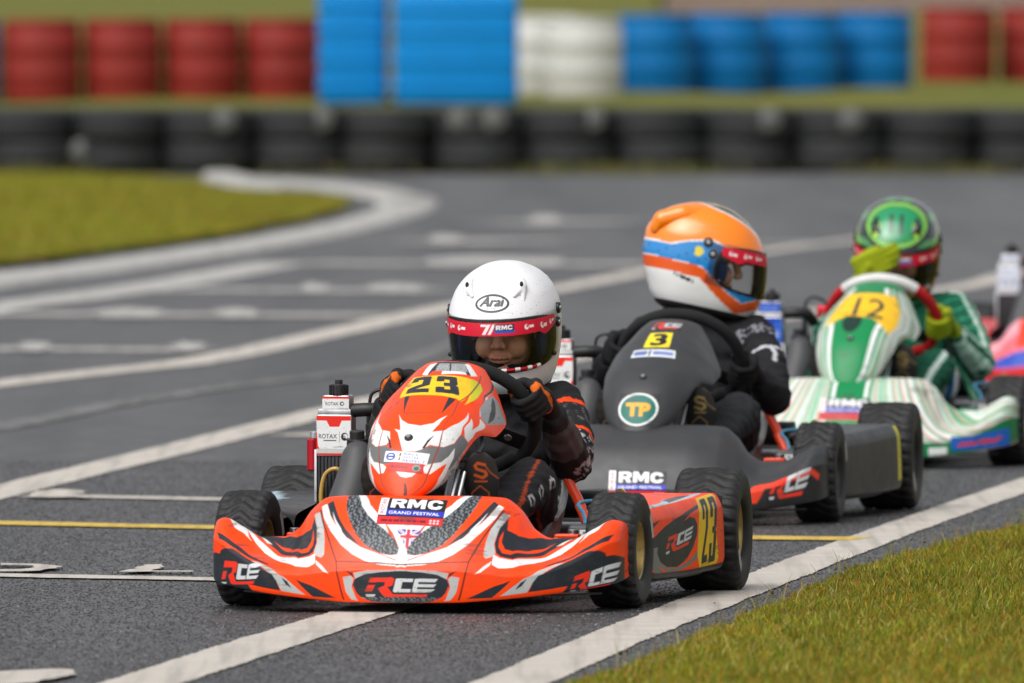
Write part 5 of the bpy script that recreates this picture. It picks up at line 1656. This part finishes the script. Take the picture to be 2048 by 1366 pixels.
HAND_DIR = {}
def grip_hand(phi, side, elbow, scale=.92):
    """balls of a hand closed round the wheel rim; returns balls and the wrist"""
    p = wheel_pt(phi)
    O = (p - SWC) / np.linalg.norm(p - SWC)
    n_f = np.cross(np.array([1., 0, 0]), SW_UP); n_f /= np.linalg.norm(n_f)      # away from the driver
    T = np.cross(n_f, O); T /= np.linalg.norm(T)
    if T[2] < 0: T = -T                                                           # index finger towards the top of the wheel
    at = lambda ang, r, t: p + O * r * math.cos(ang) + n_f * r * math.sin(ang) + T * t
    B = []
    for i, (ln, rf) in enumerate(((1.0, .0088), (1.08, .0092), (1.02, .0088), (.86, .0078))):
        t = (.0285 - i * .0182) * scale
        end = R(205) * ln
        pts = []
        for k, a in enumerate(np.linspace(R(-18), end, 9)):
            rad = .034 if k == 0 else (.0285 if k in (1, 2) else .0255)
            bump = .0022 if k in (1, 4) else 0                                     # knuckles
            q = at(a, rad + bump, t)
            pts.append((*q, rf * (1.12 if k in (1, 4) else 1.0) * (.9 if k == 8 else 1)))
        B += chain(pts, .45)
    for t in np.linspace(-.030, .032, 6) * scale:
        B += chain([(*at(R(-8), .031, t), .0135), (*at(R(-45), .037, t * .95), .0165)], .4)
    q0, q1, q2, q3 = at(R(-58), .036, .020), at(R(-88), .031, .040), at(R(-130), .027, .048), at(R(-175), .0255, .044)
    B += chain([(*q0, .015), (*q1, .0118), (*q2, .0102), (*q3, .0088)], .4)
    c = at(R(-42), .040, -.012)
    d = np.asarray(elbow, float) - c; d /= np.linalg.norm(d)
    w = c + d * .055
    B += chain([(*at(R(-35), .036, 0), .021), (*c, .022), (*w, .0235)], .35)
    B += chain([(*w, .0235), (*(w + d * .045), .030)], .3)
    return B, w, (p, O, n_f, T)

def flat_hand(c, f, m, elbow):
    """open hand: palm centre c, finger direction f, palm normal m"""
    c, f, m = (np.asarray(x, float) for x in (c, f, m))
    f /= np.linalg.norm(f); m -= f * m.dot(f); m /= np.linalg.norm(m); s = np.cross(f, m)
    B = []
    for i, ln in enumerate((.066, .074, .068, .054)):
        o = c + s * (.024 - i * .0165) + f * .032
        B += chain([(*o, .0095), (*(o + f * ln * .45 + s * .001 * (1.5 - i)), .0092), (*(o + f * ln * .80 + m * .014), .0086), (*(o + f * ln * .9 + m * .030), .0076)], .4)
    for i in range(5):
        o = c + s * (.028 - i * .014)
        B += chain([(*(o - f * .03), .015), (*(o + f * .034), .0135)], .4)
    B += chain([(*(c + s * .026 - f * .015), .015), (*(c + s * .036 + f * .018 + m * .018), .0118), (*(c + s * .034 + f * .045 + m * .030), .0095)], .4)
    d = np.asarray(elbow, float) - c; d /= np.linalg.norm(d)
    w = c + d * .058
    B += chain([(*c, .02), (*w, .0235), (*(w + d * .045), .030)], .3)
    return B, w

def wrinkle(X, N, t, amp, seed):
    w = np.sin(X[:, 2] * 95 + 3.5 * np.sin(X[:, 0] * 33 + seed) + 2.5 * np.sin(X[:, 1] * 27 + seed * 2)) * np.sin(X[:, 1] * 41 + X[:, 0] * 23 + seed)
    w += .6 * np.sin(X[:, 2] * 170 + X[:, 1] * 90 + 4 * np.sin(X[:, 0] * 50 + seed))
    return X + N * (amp * w)[:, None]

def driver(i, cfg):
    K = KARTS[i]
    hx, hy, hz = cfg['head']
    sh = {s: np.array([s * .140 + cfg.get('lean', 0), .79, .425 + cfg.get('dz', 0)]) for s in (1, -1)}
    el = {s: np.array(cfg['elbow'][s]) for s in (1, -1)}
    hands, wr = {}, {}
    frames = {}
    for s in (1, -1):
        hc = cfg['hand'][s]
        if isinstance(hc, tuple):
            hands[s], wr[s] = flat_hand(*hc, el[s]); frames[s] = None
        else:
            hands[s], wr[s], frames[s] = grip_hand(R(hc), s, el[s])
    kn = {s: np.array([s * .158, .36, .262]) for s in (1, -1)}
    an = {s: np.array([s * .118, .055, .165]) for s in (1, -1)}
    dz = cfg.get('dz', 0)
    balls = []
    balls += [((0, .735, .145), (.145, .10, .085)), ((0, .76, .235), (.135, .095, .09)), ((0, .785, .32 + dz * .5), (.145, .098, .10)), ((0, .79, .385 + dz), (.145, .085, .075)),
              ((0, .79, .44 + dz), (.09, .065, .05)), ((hx * .5, .79, .475 + dz), (.062, .062, .05)), ((hx * .8, (hy + .79) / 2, .51 + dz), (.055, .058, .05))]
    arms, legs = {}, {}
    for s in (1, -1):
        mid = (sh[s] + el[s]) / 2 + np.array([s * .012, 0, 0])
        arms[s] = [(*sh[s], .056), (*mid, .052), (*el[s], .050), (*((el[s] * .45 + wr[s] * .55) + np.array([0, 0, -.004])), .043), (*(wr[s] + (el[s] - wr[s]) * .12), .034)]
        balls += chain([(s * .06, .79, .41 + dz, .06), (*sh[s], .056)]) + chain(arms[s])
        legs[s] = [(s * .075, .69, .135, .082), (s * .125, .50, .205, .070), (*kn[s], .060), (*((kn[s] + an[s]) / 2 + np.array([0, 0, .01])), .052), (*an[s], .043)]
        balls += chain(legs[s])
    V, F = fused(balls, .0062, 5)
    # face and neck inside the helmet, a finer skin merged into the same body mesh
    cr, sr = math.cos(cfg['yaw']), math.sin(cfg['yaw'])
    cp, sp = math.cos(cfg['pitch']), math.sin(cfg['pitch'])
    HM = Matrix.Rotation(cfg['yaw'], 3, 'Z') @ Matrix.Rotation(cfg.get('roll', 0), 3, 'Y') @ Matrix.Rotation(cfg['pitch'], 3, 'X')
    HMn = np.array(HM)
    fb = [((0, .012, .02), (.076, .088, .085)), ((0, -.015, -.045), (.062, .066, .06)), ((0, -.055, -.090), (.026, .024, .020))]
    for s in (1, -1):
        fb += [((s * .034, -.060, -.035), (.026, .026, .030)), ((s * .030, -.070, .022), (.026, .016, .011)), ((s * .0105, -.093, -.0285), .0085), ((s * .074, .0, -.01), (.012, .02, .028))]
    fb += chain([(0, -.078, .016, .009), (0, -.092, -.010, .0105), (0, -.099, -.024, .0115)])
    fb += chain([(-.024, -.074, -.0560, .0050), (-.010, -.082, -.0562, .0055), (0, -.084, -.0565, .0055), (.010, -.082, -.0562, .0055), (.024, -.074, -.0560, .0050)])
    fb += chain([(-.018, -.075, -.0650, .0055), (0, -.081, -.0660, .0065), (.018, -.075, -.0650, .0055)])
    fb += [((0, .02, -.09), (.05, .055, .06)), ((0, .03, -.14), (.05, .05, .05))]
    Vf, Ff = fused(fb, .0030, 3)
    sk = np.array(cfg['skin'])
    Cf = np.tile(sk, (len(Vf), 1))
    y, z, x = Vf[:, 1], Vf[:, 2], np.abs(Vf[:, 0])
    lip = (x < .022) & (y < -.076) & (np.abs(z + .0605) < .0085) & (np.abs(z + .0605) > .0012)
    Cf[lip] = sk * np.array([.92, .80, .78])
    Cf[(x < .021) & (y < -.072) & (np.abs(z + .0607) < .0022)] = sk * .25
    Cf[(np.abs(x - .030) < .019) & (y < -.06) & (np.abs(z - .023) < .0042)] = (.02, .014, .01)
    Cf[(x < .014) & (y < -.088) & (z < -.0335) & (z > -.042)] = sk * .45
    eye = (((x - .030) / .0135) ** 2 + ((z - .004) / .006) ** 2 < 1) & (y < -.05)
    Cf[eye] = (.55, .53, .5)
    Cf[eye & (((x - .030) / .006) ** 2 + ((z - .004) / .006) ** 2 < 1)] = (.02, .012, .008)
    Cf[(z > .045) | (y > -.01)] = (.02, .02, .022)
    Vf = Vf @ HMn.T + np.array(cfg['head'])
    # suit colours
    me0 = raw_mesh('b', V, F)
    N = np.empty(len(V) * 3, np.float32); me0.vertices.foreach_get('normal', N); N = N.reshape(-1, 3)
    bpy.data.meshes.remove(me0)
    C = np.tile(np.array(cfg['suit']), (len(V), 1))
    Vw = wrinkle(V, N, None, .0022, i * 2.3 + 1)
    for s in (1, -1):
        d, t, q = along(arms[s], V); k = d < .066
        cfg['sleeve'](C, k, t, V - q, s)
        d2, t2, q2 = along(legs[s], V); k2 = (d2 < .09) & (d2 < d)
        cfg['leg'](C, k2, t2, V - q2, s)
    F2 = [[a + len(V) for a in f] for f in Ff]
    me = raw_mesh('person', np.concatenate([Vw, Vf]), F + F2, True, np.concatenate([C, Cf]))
    me.materials.append(MAT['suit_cloth']); me.materials.append(MAT['skin'])
    mi = np.zeros(len(me.polygons), np.int32); mi[len(F):] = 1
    me.polygons.foreach_set('material_index', mi)
    o = link_mesh('person', me)
    o.location = (K['loc'][0], K['loc'][1], 0); o.rotation_euler = (0, 0, -R(K['yaw']))
    tagged(o, cfg['label'], 'person', 'kart drivers')
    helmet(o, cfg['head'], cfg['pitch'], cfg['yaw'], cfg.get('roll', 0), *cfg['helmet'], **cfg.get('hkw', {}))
    for s in (1, -1):
        v, f = fused(hands[s], .0034, 3)
        col = np.tile(np.array(cfg['glove'][0]), (len(v), 1))
        if frames[s] is not None:
            p, O, nf, T = frames[s]
            tl = (v - p) @ T; on = (v - p) @ O; nn = (v - p) @ nf
            col[(np.abs(np.abs(tl - .002) - .0375) < .0042) & (nn > -.01)] = cfg['glove'][1]
            col[(on > .030) & (np.abs(nn + .012) < .005)] = cfg['glove'][1]
        link_mesh('glove', raw_mesh('glove', v, f, True, col), 'suit_cloth', o)
        # shoe with printed sole
        hb = np.array([s * .114, .045, .130]); tb = np.array([s * .114, -.028, .335])
        v, f = fused(chain([(*hb, .032), (*(hb * .55 + tb * .45 + np.array([0, .012, 0])), .034), (*(tb + np.array([0, .014, -.03])), .030)]) + chain([(*an[s], .038), (s * .116, .03, .17, .036)]), .005, 5)
        shoe = link_mesh('shoe', raw_mesh('shoe', v, f), 'shoe_black', o)
        ax = (tb - hb) / np.linalg.norm(tb - hb)
        nm = np.cross(np.array([1., 0, 0]), ax); nm = nm if nm[1] < 0 else -nm
        def sole(u, w, off=0.0):
            u = np.asarray(u, float); w = np.asarray(w, float)
            hw = pchip([0, .06, .25, .5, .75, .92, 1], [.010, .026, .033, .030, .041, .032, .010], w)
            base_ = hb + nm * .034 + ax * -.028
            L_ = np.linalg.norm(tb - hb) + .05
            return base_ + ax * (w * L_)[..., None] + np.array([1., 0, 0]) * (u * hw)[..., None] + nm * (off + .004 * (1 - u * u))[..., None] - nm * (.010 * np.clip(w - .7, 0, 1) ** 1.5 * 3)[..., None]
        mk = cfg['sole']
        L = [(mk, stroke([(-.28, .70), (.10, .66), (.28, .70), (.0, .745), (-.28, .775), (-.05, .82), (.28, .79)], .045)), (mk, rect(-.32, .32, .615, .632)),
             (mk, stroke([(-.62, .40), (-.58, .50), (-.05, .585), (.5, .52), (.62, .40)], .03)), (mk, stroke([(.42, .84), (.72, .66), (.95, .62)], .03))]
        L = [(c_, (lambda f_: lambda U, V: f_(U * .036, (V - .5) * .26 - .032))(f0)) for c_, f0 in
             [(mk, stroke([(-.011, .046), (.004, .040), (.012, .046), (.010, .054), (-.008, .060), (-.012, .067), (-.005, .073), (.011, .069)], .0032)), (mk, rect(-.013, .013, .030, .034)),
              (mk, stroke([(-.024, -.03), (-.022, .004), (-.002, .022), (.016, .006), (.022, -.03)], .0011)), (mk, stroke([(.010, .070), (.020, .052), (.034, .038)], .0011))]]
        panel('sole', sole, (-1, 1), (0, 1), 50, 110, (.016, .016, .017), L, 'satin_print', shoe, thick=.010)
    return o
# ------------------------------------------------------------------ the four karts
_q = NOSE_PTS['sticker']
KART1 = build_kart(0, dict(label='orange, white and charcoal racing kart leading the file', rim='gold_metal', frame='orange_frame', paint='gloss_print', steer=-2.0, res=(560, 250),
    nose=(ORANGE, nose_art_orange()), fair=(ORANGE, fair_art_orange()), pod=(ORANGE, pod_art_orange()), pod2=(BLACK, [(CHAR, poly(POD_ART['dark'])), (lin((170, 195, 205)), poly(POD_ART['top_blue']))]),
    stickers=[('n', 0, [_q[0], _q[1], _q[2], _q[3]], (.012, .012, .014), RMC_LAYERS(), (170, 90)),
              ('f', 0, FAIR_PTS['sticker'], lin((225, 226, 226)),
               [(lin((70, 90, 175)), ell(.15, .5, .11, .36)), (lin((225, 226, 226)), ell(.15, .5, .07, .22)), (lin((70, 90, 175)), rect(.08, .22, .42, .58)),
                (lin((40, 90, 60)), rect(.345, .375, .2, .42)), (lin((220, 180, 30)), rect(.345, .375, .42, .6)), (lin((30, 30, 34)), rect(.345, .375, .6, .85)),
                (lin((75, 95, 190)), placed([text_shape('RACE', .01)], (.44, .68), (.76, .68), (.44, .90))), (lin((75, 95, 190)), placed([text_shape('WITH', .01)], (.44, .40), (.76, .40), (.44, .60))),
                (lin((75, 95, 190)), placed([text_shape('RESPECT', .01)], (.44, .10), (.95, .10), (.44, .31)))], (110, 50)),
              ('f', 0, FAIR_PTS['red'], lin((208, 52, 50)), [(lin((90, 25, 30)), placed([text_shape('ROTAX', .015)], (.08, .35), (.56, .35), (.08, .62))), (lin((120, 150, 140)), ell(.80, .5, .12, .34)), (lin((60, 90, 85)), ell(.80, .45, .07, .2))], (90, 36))],
    bolt=(.0, .345), rad=(lin((222, 223, 222)), lin((222, 40, 28)), (.02, .02, .024)), wheel=('suede',)))
DS = lin((50, 51, 54))
f2 = (.012, -.055, -.024)
KART2 = build_kart(1, dict(label='plain dark grey racing kart with yellow number 3 plate, second in the file', rim='dark_metal', frame='orange_frame', paint='satin_print', res=(420, 180), fair_off=f2,
    nose=(DS, [(BLACK, lambda U, V: V < .06), ((.012, .012, .014), lambda U, V: (V < .40) & (np.abs(U) > .5)), (lin((238, 60, 25)), poly(NOSE2_PTS['chev'], True))] + rce(NOSE2_PTS['rce'])), fair=(DS, []), pod=((.02, .02, .021), [(DS, lambda U, V: V > .66), (lin((215, 205, 30)), rect(.90, .945, .16, .72))]), pod2=(BLACK, []),
    stickers=[('n', 0, NOSE2_PTS['sticker'], (.012, .012, .014), RMC_LAYERS(), (150, 80)),
              ('f', 0, [(-.44, .09), (.50, .09), (-.36, .29), (.40, .29)], DS, [(lin((225, 228, 226)), ell(.5, .5, .5, .5)), (lin((25, 105, 95)), ell(.5, .5, .44, .44)), (lin((240, 165, 20)), placed([text_shape('TP', .05)], (.20, .30), (.80, .30), (.20, .70)))], (90, 90)),
              ('f', 0, [(-.13, .655), (.215, .665), (-.15, .80), (.22, .81)], lin((235, 215, 40)), [((.012, .012, .014), placed([text_shape('3', .04)], (.20, .10), (.85, .10), (.20, .92)))], (50, 50)),
              ('f', 0, [(-.26, .565), (.36, .575), (-.25, .635), (.32, .645)], lin((215, 220, 225)), [(lin((110, 130, 190)), rect(.05, .35, .2, .8)), (lin((60, 70, 60)), rect(.40, .44, .1, .9)), (lin((120, 135, 190)), rect(.5, .95, .25, .75))], (60, 16)),
              ('f', 0, [(-.20, .84), (.35, .85), (-.24, .92), (.38, .93)], DS, rce([(0, 0), (1, 0), (0, 1)]), (60, 24))],
    bolt=(.02, .40), rad=(lin((222, 223, 222)), lin((222, 40, 28)), (.02, .02, .024)), wheel=('suede',), rad_dx=-.02))
def g3(U, V): return swirl(STRIPES, 24.0)(U, V)
f3 = (.013, -.05, -.020)
def fair3(U, V): return swirl(STRIPES, 15.0, .30, -.5)(U, V)
KART3 = build_kart(2, dict(label='green and white striped racing kart with yellow number 12 plate', rim='alloy', frame='green_frame', paint='gloss_print', res=(360, 170), fair_off=f3,
    nose=(GRN, [(g3, lambda U, V: (np.abs(U) > .13) & (V > .36)), (lin((10, 120, 70)), lambda U, V: V < .36), (WHITE, lambda U, V: (np.abs(np.abs(U) - .10) < .012) & (V > .7)), (lin((225, 230, 225)), rect(.50, .61, .15, .30)), (lin((190, 160, 150)), lambda U, V: (V < .13) & (U > .55))]),
    fair=(GRN, [(fair3, lambda U, V: np.abs(U) > .62), (WHITE, lambda U, V: (np.abs(np.abs(U) - .42 - .1 * (.5 - V)) < .05)), (lin((190, 215, 200)), lambda U, V: (np.abs(np.abs(U) - .56 - .1 * (.5 - V)) < .03)), ((.006, .03, .02), lambda U, V: ((U + .05) / .16) ** 2 + ((V - .50) / .09) ** 2 < 1),
          (lin((243, 190, 25)), poly(FAIR3_PTS['yellow'])), (lin((50, 60, 55)), placed([text_shape('12', .01)], *FAIR3_PTS['num'])), (GRN, lambda U, V: V > .9)]),
    pod=(GRN, [(WHITE, lambda U, V: (V * 9 + U * 2) % 1 < .3)]), pod2=(GRN, []),
    stickers=[('n', 0, NOSE3_PTS['sticker'], (.012, .012, .014), RMC_LAYERS(), (100, 50)),
              ('n', 0, NOSE3_PTS['blue'], lin((30, 95, 185)), [(lin((205, 60, 70)), stroke([(.15, .35), (.22, .6), (.28, .38), (.36, .62), (.42, .4), (.48, .5), (.56, .65), (.6, .4), (.68, .62), (.74, .42), (.85, .66)], .045))], (70, 24))],
    rad=(lin((40, 90, 190)), lin((20, 60, 160)), lin((150, 175, 225))), wheel=('red_suede', 'white_plate'), rad_dx=-.03, extras=False))
PK = lin((232, 110, 120))
KART4 = build_kart(3, dict(label='pink and red racing kart with a blue stripe, cut by the right edge', rim='alloy', frame='orange_frame', paint='gloss_print', res=(240, 110),
    nose=(lin((205, 45, 50)), [(PK, lambda U, V: V > .55), (lin((238, 160, 170)), lambda U, V: V > .75), (lin((30, 70, 170)), lambda U, V: (V > .42) & (V < .56 - .1 * (np.abs(U) - .5)) & (np.abs(U) < .93)), (lin((230, 60, 35)), lambda U, V: (np.abs(U) < .42) & (V > .6)), (lin((150, 40, 50)), lambda U, V: V < .15)]),
    fair=(lin((225, 60, 40)), [(PK, lambda U, V: np.abs(U) > .5)]), pod=(lin((205, 45, 50)), []), pod2=(lin((205, 45, 50)), []),
    rad=(lin((205, 212, 222)), lin((190, 200, 215)), lin((60, 80, 140))), wheel=('suede',), extras=False))
# ------------------------------------------------------------------ the drivers in their seats
def hashn(X, k, s):
    return (np.sin(X[:, 0] * 127.1 * k + X[:, 1] * 311.7 * k + X[:, 2] * 74.7 * k + s) * 43758.5) % 1.0
def sleeve1(C, k, t, off, s):
    out = off[:, 0] * s > -.01
    C[k & (t > .10) & (t < .135) & out] = (.85, .07, .01)
    dots = (np.sin(t * 330) > .35) & (np.sin(off[:, 1] * 520) > .3)
    C[k & (t > .15) & (t < .30) & dots] = (.10, .10, .105)
    C[k & (np.abs(t - .335 - .5 * np.abs(off[:, 1] + .01)) < .016) & out] = (.85, .07, .01)
    scr = np.sin(t * 250 + 5 * np.sin(off[:, 1] * 120)) * np.sin(off[:, 1] * 210 + 3 * np.sin(t * 90)) > .28
    C[k & (t > .37) & (t < .62) & (off[:, 0] * s > .012) & (off[:, 1] < .03) & scr] = (.42, .42, .43)
    C[k & (t > .70)] = (.075, .066, .068)
    C[k & (t > .95)] = (.02, .02, .02)
def leg1(C, k, t, off, s):
    C[k & (np.abs(off[:, 0] * s - .030 - .01 * np.sin(t * 9)) < .0032) & (t > .2) & (t < .9)] = (.35, .05, .015)
    for t0 in (.56, .66, .76):
        q = np.abs(np.hypot((t - t0) * .66, off[:, 2] - .004) - .012) < .0035
        C[k & q & (off[:, 0] * s > .015) & (off[:, 2] > -.006)] = (.5, .5, .5)
driver(0, dict(label='driver in black and orange suit wearing plain white helmet, steering the front kart', head=(.026, .795, .603), pitch=R(11), yaw=R(-2), roll=R(-1), lean=.012,
    elbow={1: (.205, .635, .300), -1: (-.225, .640, .300)}, hand={1: 18.0, -1: 152.0}, skin=lin((205, 145, 114)), suit=(.016, .016, .018), sleeve=sleeve1, leg=leg1,
    glove=((.016, .016, .017), (.62, .12, .01)), sole=(.50, .085, .012),
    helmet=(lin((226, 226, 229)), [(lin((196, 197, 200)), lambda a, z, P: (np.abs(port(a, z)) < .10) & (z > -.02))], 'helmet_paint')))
# makers' oval on the white helmet
_h = [c for c in bpy.data.objects if c.name.startswith('helmet')][0]
_K = (.012, .012, .014)
panel('helmet_badge', lambda u, v: helm_surf(np.asarray(u, float) * .295 + 0 * np.asarray(v, float), .0790 + np.asarray(v, float) * .0185 + 0 * np.asarray(u, float), 1.004), (-1, 1), (-1, 1), 150, 80, lin((226, 226, 229)),
      [(_K, ell(0, 0, 1, 1)), (lin((226, 226, 229)), ell(0, 0, .86, .76)), *[(_K, placed([text_shape('Arai', .0, .32)], (-.70 + dx_, -.32 + dy_), (.72 + dx_, -.32 + dy_), (-.70 + dx_, .68 + dy_))) for dx_, dy_ in ((-.05, 0), (-.025, .03), (.05, 0), (.025, -.03), (0, .05), (0, -.05), (0, 0))], (_K, placed([text_shape('HELMET', .0, 0, 1.15)], (-.40, -.66), (.36, -.66), (-.40, -.48)))], 'helmet_paint', _h)

OR2, OS2, BL2 = lin((246, 130, 12)), lin((226, 88, 18)), lin((20, 130, 200))
def _zt(a): return np.interp(np.degrees(np.abs(a)), [0, 18, 34, 55, 90, 130, 180], [-.078, -.080, -.098, -.076, -.026, -.022, -.020])
def _zb(a): return np.interp(np.degrees(np.abs(a)), [0, 62, 84, 112, 130, 180], [.035, .036, .048, .033, .018, .020])
H2 = [(BL2, lambda a, z, P: z < _zb(a)), (lin((18, 70, 150)), lambda a, z, P: (z < _zb(a) - .006) & (np.sin(a * 23 + 2) * np.sin(z * 190 + a * 9) > .86)), (WHITE, lambda a, z, P: np.abs(z - _zb(a)) < .0022), (WHITE, lambda a, z, P: z < _zt(a) + .002), (OS2, lambda a, z, P: (z < _zt(a)) & (z > _zt(a) - .029)),
      (lin((225, 205, 40)), lambda a, z, P: ((np.abs(a) - R(97)) / .095) ** 2 + ((z - .012) / .0125) ** 2 < 1),
      (lin((40, 40, 44)), lambda a, z, P: (np.abs(z + .062 - .03 * (np.abs(a) - 1.9)) < .0045) & (np.abs(np.abs(a) - 1.9) < .26) & (np.sin(a * 95) > -.5)),
      (WHITE, lambda a, z, P: (z > .075) & ((P[..., 0] / .066) ** 2 + ((P[..., 1] + .045) / .092) ** 2 < 1)), (lin((22, 62, 50)), lambda a, z, P: (z > .075) & ((P[..., 0] / .060) ** 2 + ((P[..., 1] + .045) / .086) ** 2 < 1)),
      (lin((235, 170, 40)), lambda a, z, P: (z > .08) & (P[..., 1] < .02) & (P[..., 1] > -.10) & (np.abs(P[..., 0]) < .030) & ((np.abs(P[..., 0]) > .013) | (np.abs(P[..., 1] + .01) < .016)))]
def sleeve2(C, k, t, off, s):
    C[k & (np.abs(t - .30) < .012) & (off[:, 1] < .01)] = (.55, .55, .6)
    C[k & (np.abs(off[:, 0] * s - .02) < .005) & (t > .30) & (t < .45) & (off[:, 1] < 0)] = (.55, .55, .6)
    C[k & (t > .04) & (t < .14) & (np.sin(t * 300 + off[:, 0] * 120) > .75)] = (.4, .4, .45)
def leg2(C, k, t, off, s):
    C[k] = (.022, .023, .026)
    C[k & (t < .22)] = (.008, .04, .07)
driver(1, dict(label='driver in black suit and orange and blue helmet, head turned to the side', head=(.005, .80, .655), pitch=R(12), yaw=R(98), roll=R(3), dz=.03,
    elbow={1: (.212, .62, .300), -1: (-.235, .63, .310)}, hand={1: -14.0, -1: 170.0}, skin=lin((196, 150, 128)), suit=(.014, .014, .017), sleeve=sleeve2, leg=leg2,
    glove=((.012, .012, .014), (.012, .012, .014)), sole=(.28, .20, .07), helmet=(OR2, H2, 'helmet_clean'), hkw=dict(vent=False)))
_h2 = [c for c in bpy.data.objects if c.name.startswith('helmet') and c.type == 'EMPTY'][1]
for s in (1, -1):
    _v, _f = fused(chain([(s * .055, .02, .110, .020), (s * .070, .075, .100, .027), (s * .072, .125, .075, .026), (s * .068, .135, .05, .018)]), .005, 4)
    link_mesh('rear_duct', raw_mesh('rear_duct', _v, _f, True, np.tile(OR2, (len(_v), 1))), 'helmet_clean', _h2)

LM, G3 = lin((190, 225, 30)), lin((10, 135, 85))
def _e3(P, cx, cz, rx, rz):
    c, n = math.cos(R(20)), math.sin(R(20))
    zz = P[..., 1] * n + P[..., 2] * c
    yy = P[..., 1] * c - P[..., 2] * n
    return (((np.abs(P[..., 0]) if cx else P[..., 0]) - cx) / rx) ** 2 + ((zz - cz) / rz) ** 2 + np.where(yy > .015, 9, 0)
H3 = [(lin((60, 140, 70)), lambda a, z, P: np.sin(z * 105 + np.abs(a) * 2.2) > .55), (lin((150, 190, 40)), lambda a, z, P: (np.abs(z - .01 - .04 * np.abs(a)) < .005) & (np.abs(a) > .6)),
      (lin((215, 165, 30)), lambda a, z, P: (np.abs(port(a, z) - .42) < .2) & (z < .03)), (lin((12, 13, 15)), lambda a, z, P: np.abs(port(a, z) - .1) < .12),
      (lin((16, 20, 20)), lambda a, z, P: _e3(P, 0, .066, .098, .076) < 1), (lin((120, 185, 70)), lambda a, z, P: _e3(P, 0, .071, .088, .066) < 1), (lin((40, 130, 60)), lambda a, z, P: _e3(P, 0, .072, .078, .056) < 1),
      (G3, lambda a, z, P: _e3(P, 0, .075, .067, .046) < 1), (LM, lambda a, z, P: _e3(P, .060, .062, .013, .023) < 1),
      (lin((16, 70, 48)), lambda a, z, P: (np.abs(np.abs(P[..., 0]) - .015) < .006) & (_e3(P, 0, .075, .05, .030) < 1))]
def sleeve3(C, k, t, off, s):
    C[k & (np.abs(np.abs(off[:, 1] + .012) - .010) < .0045) & (off[:, 0] * s > -.01)] = (.45, .6, .52)
    C[k & (np.sin(t * 60) > .93)] = (.04, .30, .16)
def leg3(C, k, t, off, s):
    C[k & (np.abs(off[:, 0] * s - .03) < .007)] = (.5, .62, .56)
    C[k & (t > .35) & (t < .5) & (off[:, 0] * s > .04)] = (.02, .2, .55)
driver(2, dict(label='driver in green suit and green helmet raising a lime glove to the visor', head=(-.006, .80, .598), pitch=R(20), yaw=R(4), roll=R(2), lean=.02,
    elbow={1: (.250, .64, .270), -1: (-.195, .655, .350)}, hand={1: -6.0, -1: ((-.068, .612, .552), (.82, .05, .36), (-.1, 1.0, .1))}, skin=lin((190, 140, 118)), suit=(.004, .085, .045), sleeve=sleeve3, leg=leg3,
    glove=((.27, .33, .006), (.10, .13, .004)), sole=(.30, .22, .08), helmet=(lin((22, 40, 32)), H3, 'helmet_clean')))
driver(3, dict(label='driver of the rearmost kart, mostly outside the right edge of the photo', head=(.02, .80, .600), pitch=R(12), yaw=R(0),
    elbow={1: (.235, .64, .29), -1: (-.235, .64, .29)}, hand={1: 10.0, -1: 170.0}, skin=lin((190, 140, 118)), suit=(.30, .03, .03), sleeve=lambda *a: None, leg=lambda *a: None,
    glove=((.02, .02, .02), (.3, .03, .03)), sole=(.3, .3, .3), helmet=(lin((225, 225, 228)), [(lin((200, 40, 45)), lambda a, z, P: z < -.02)], 'helmet_clean')))
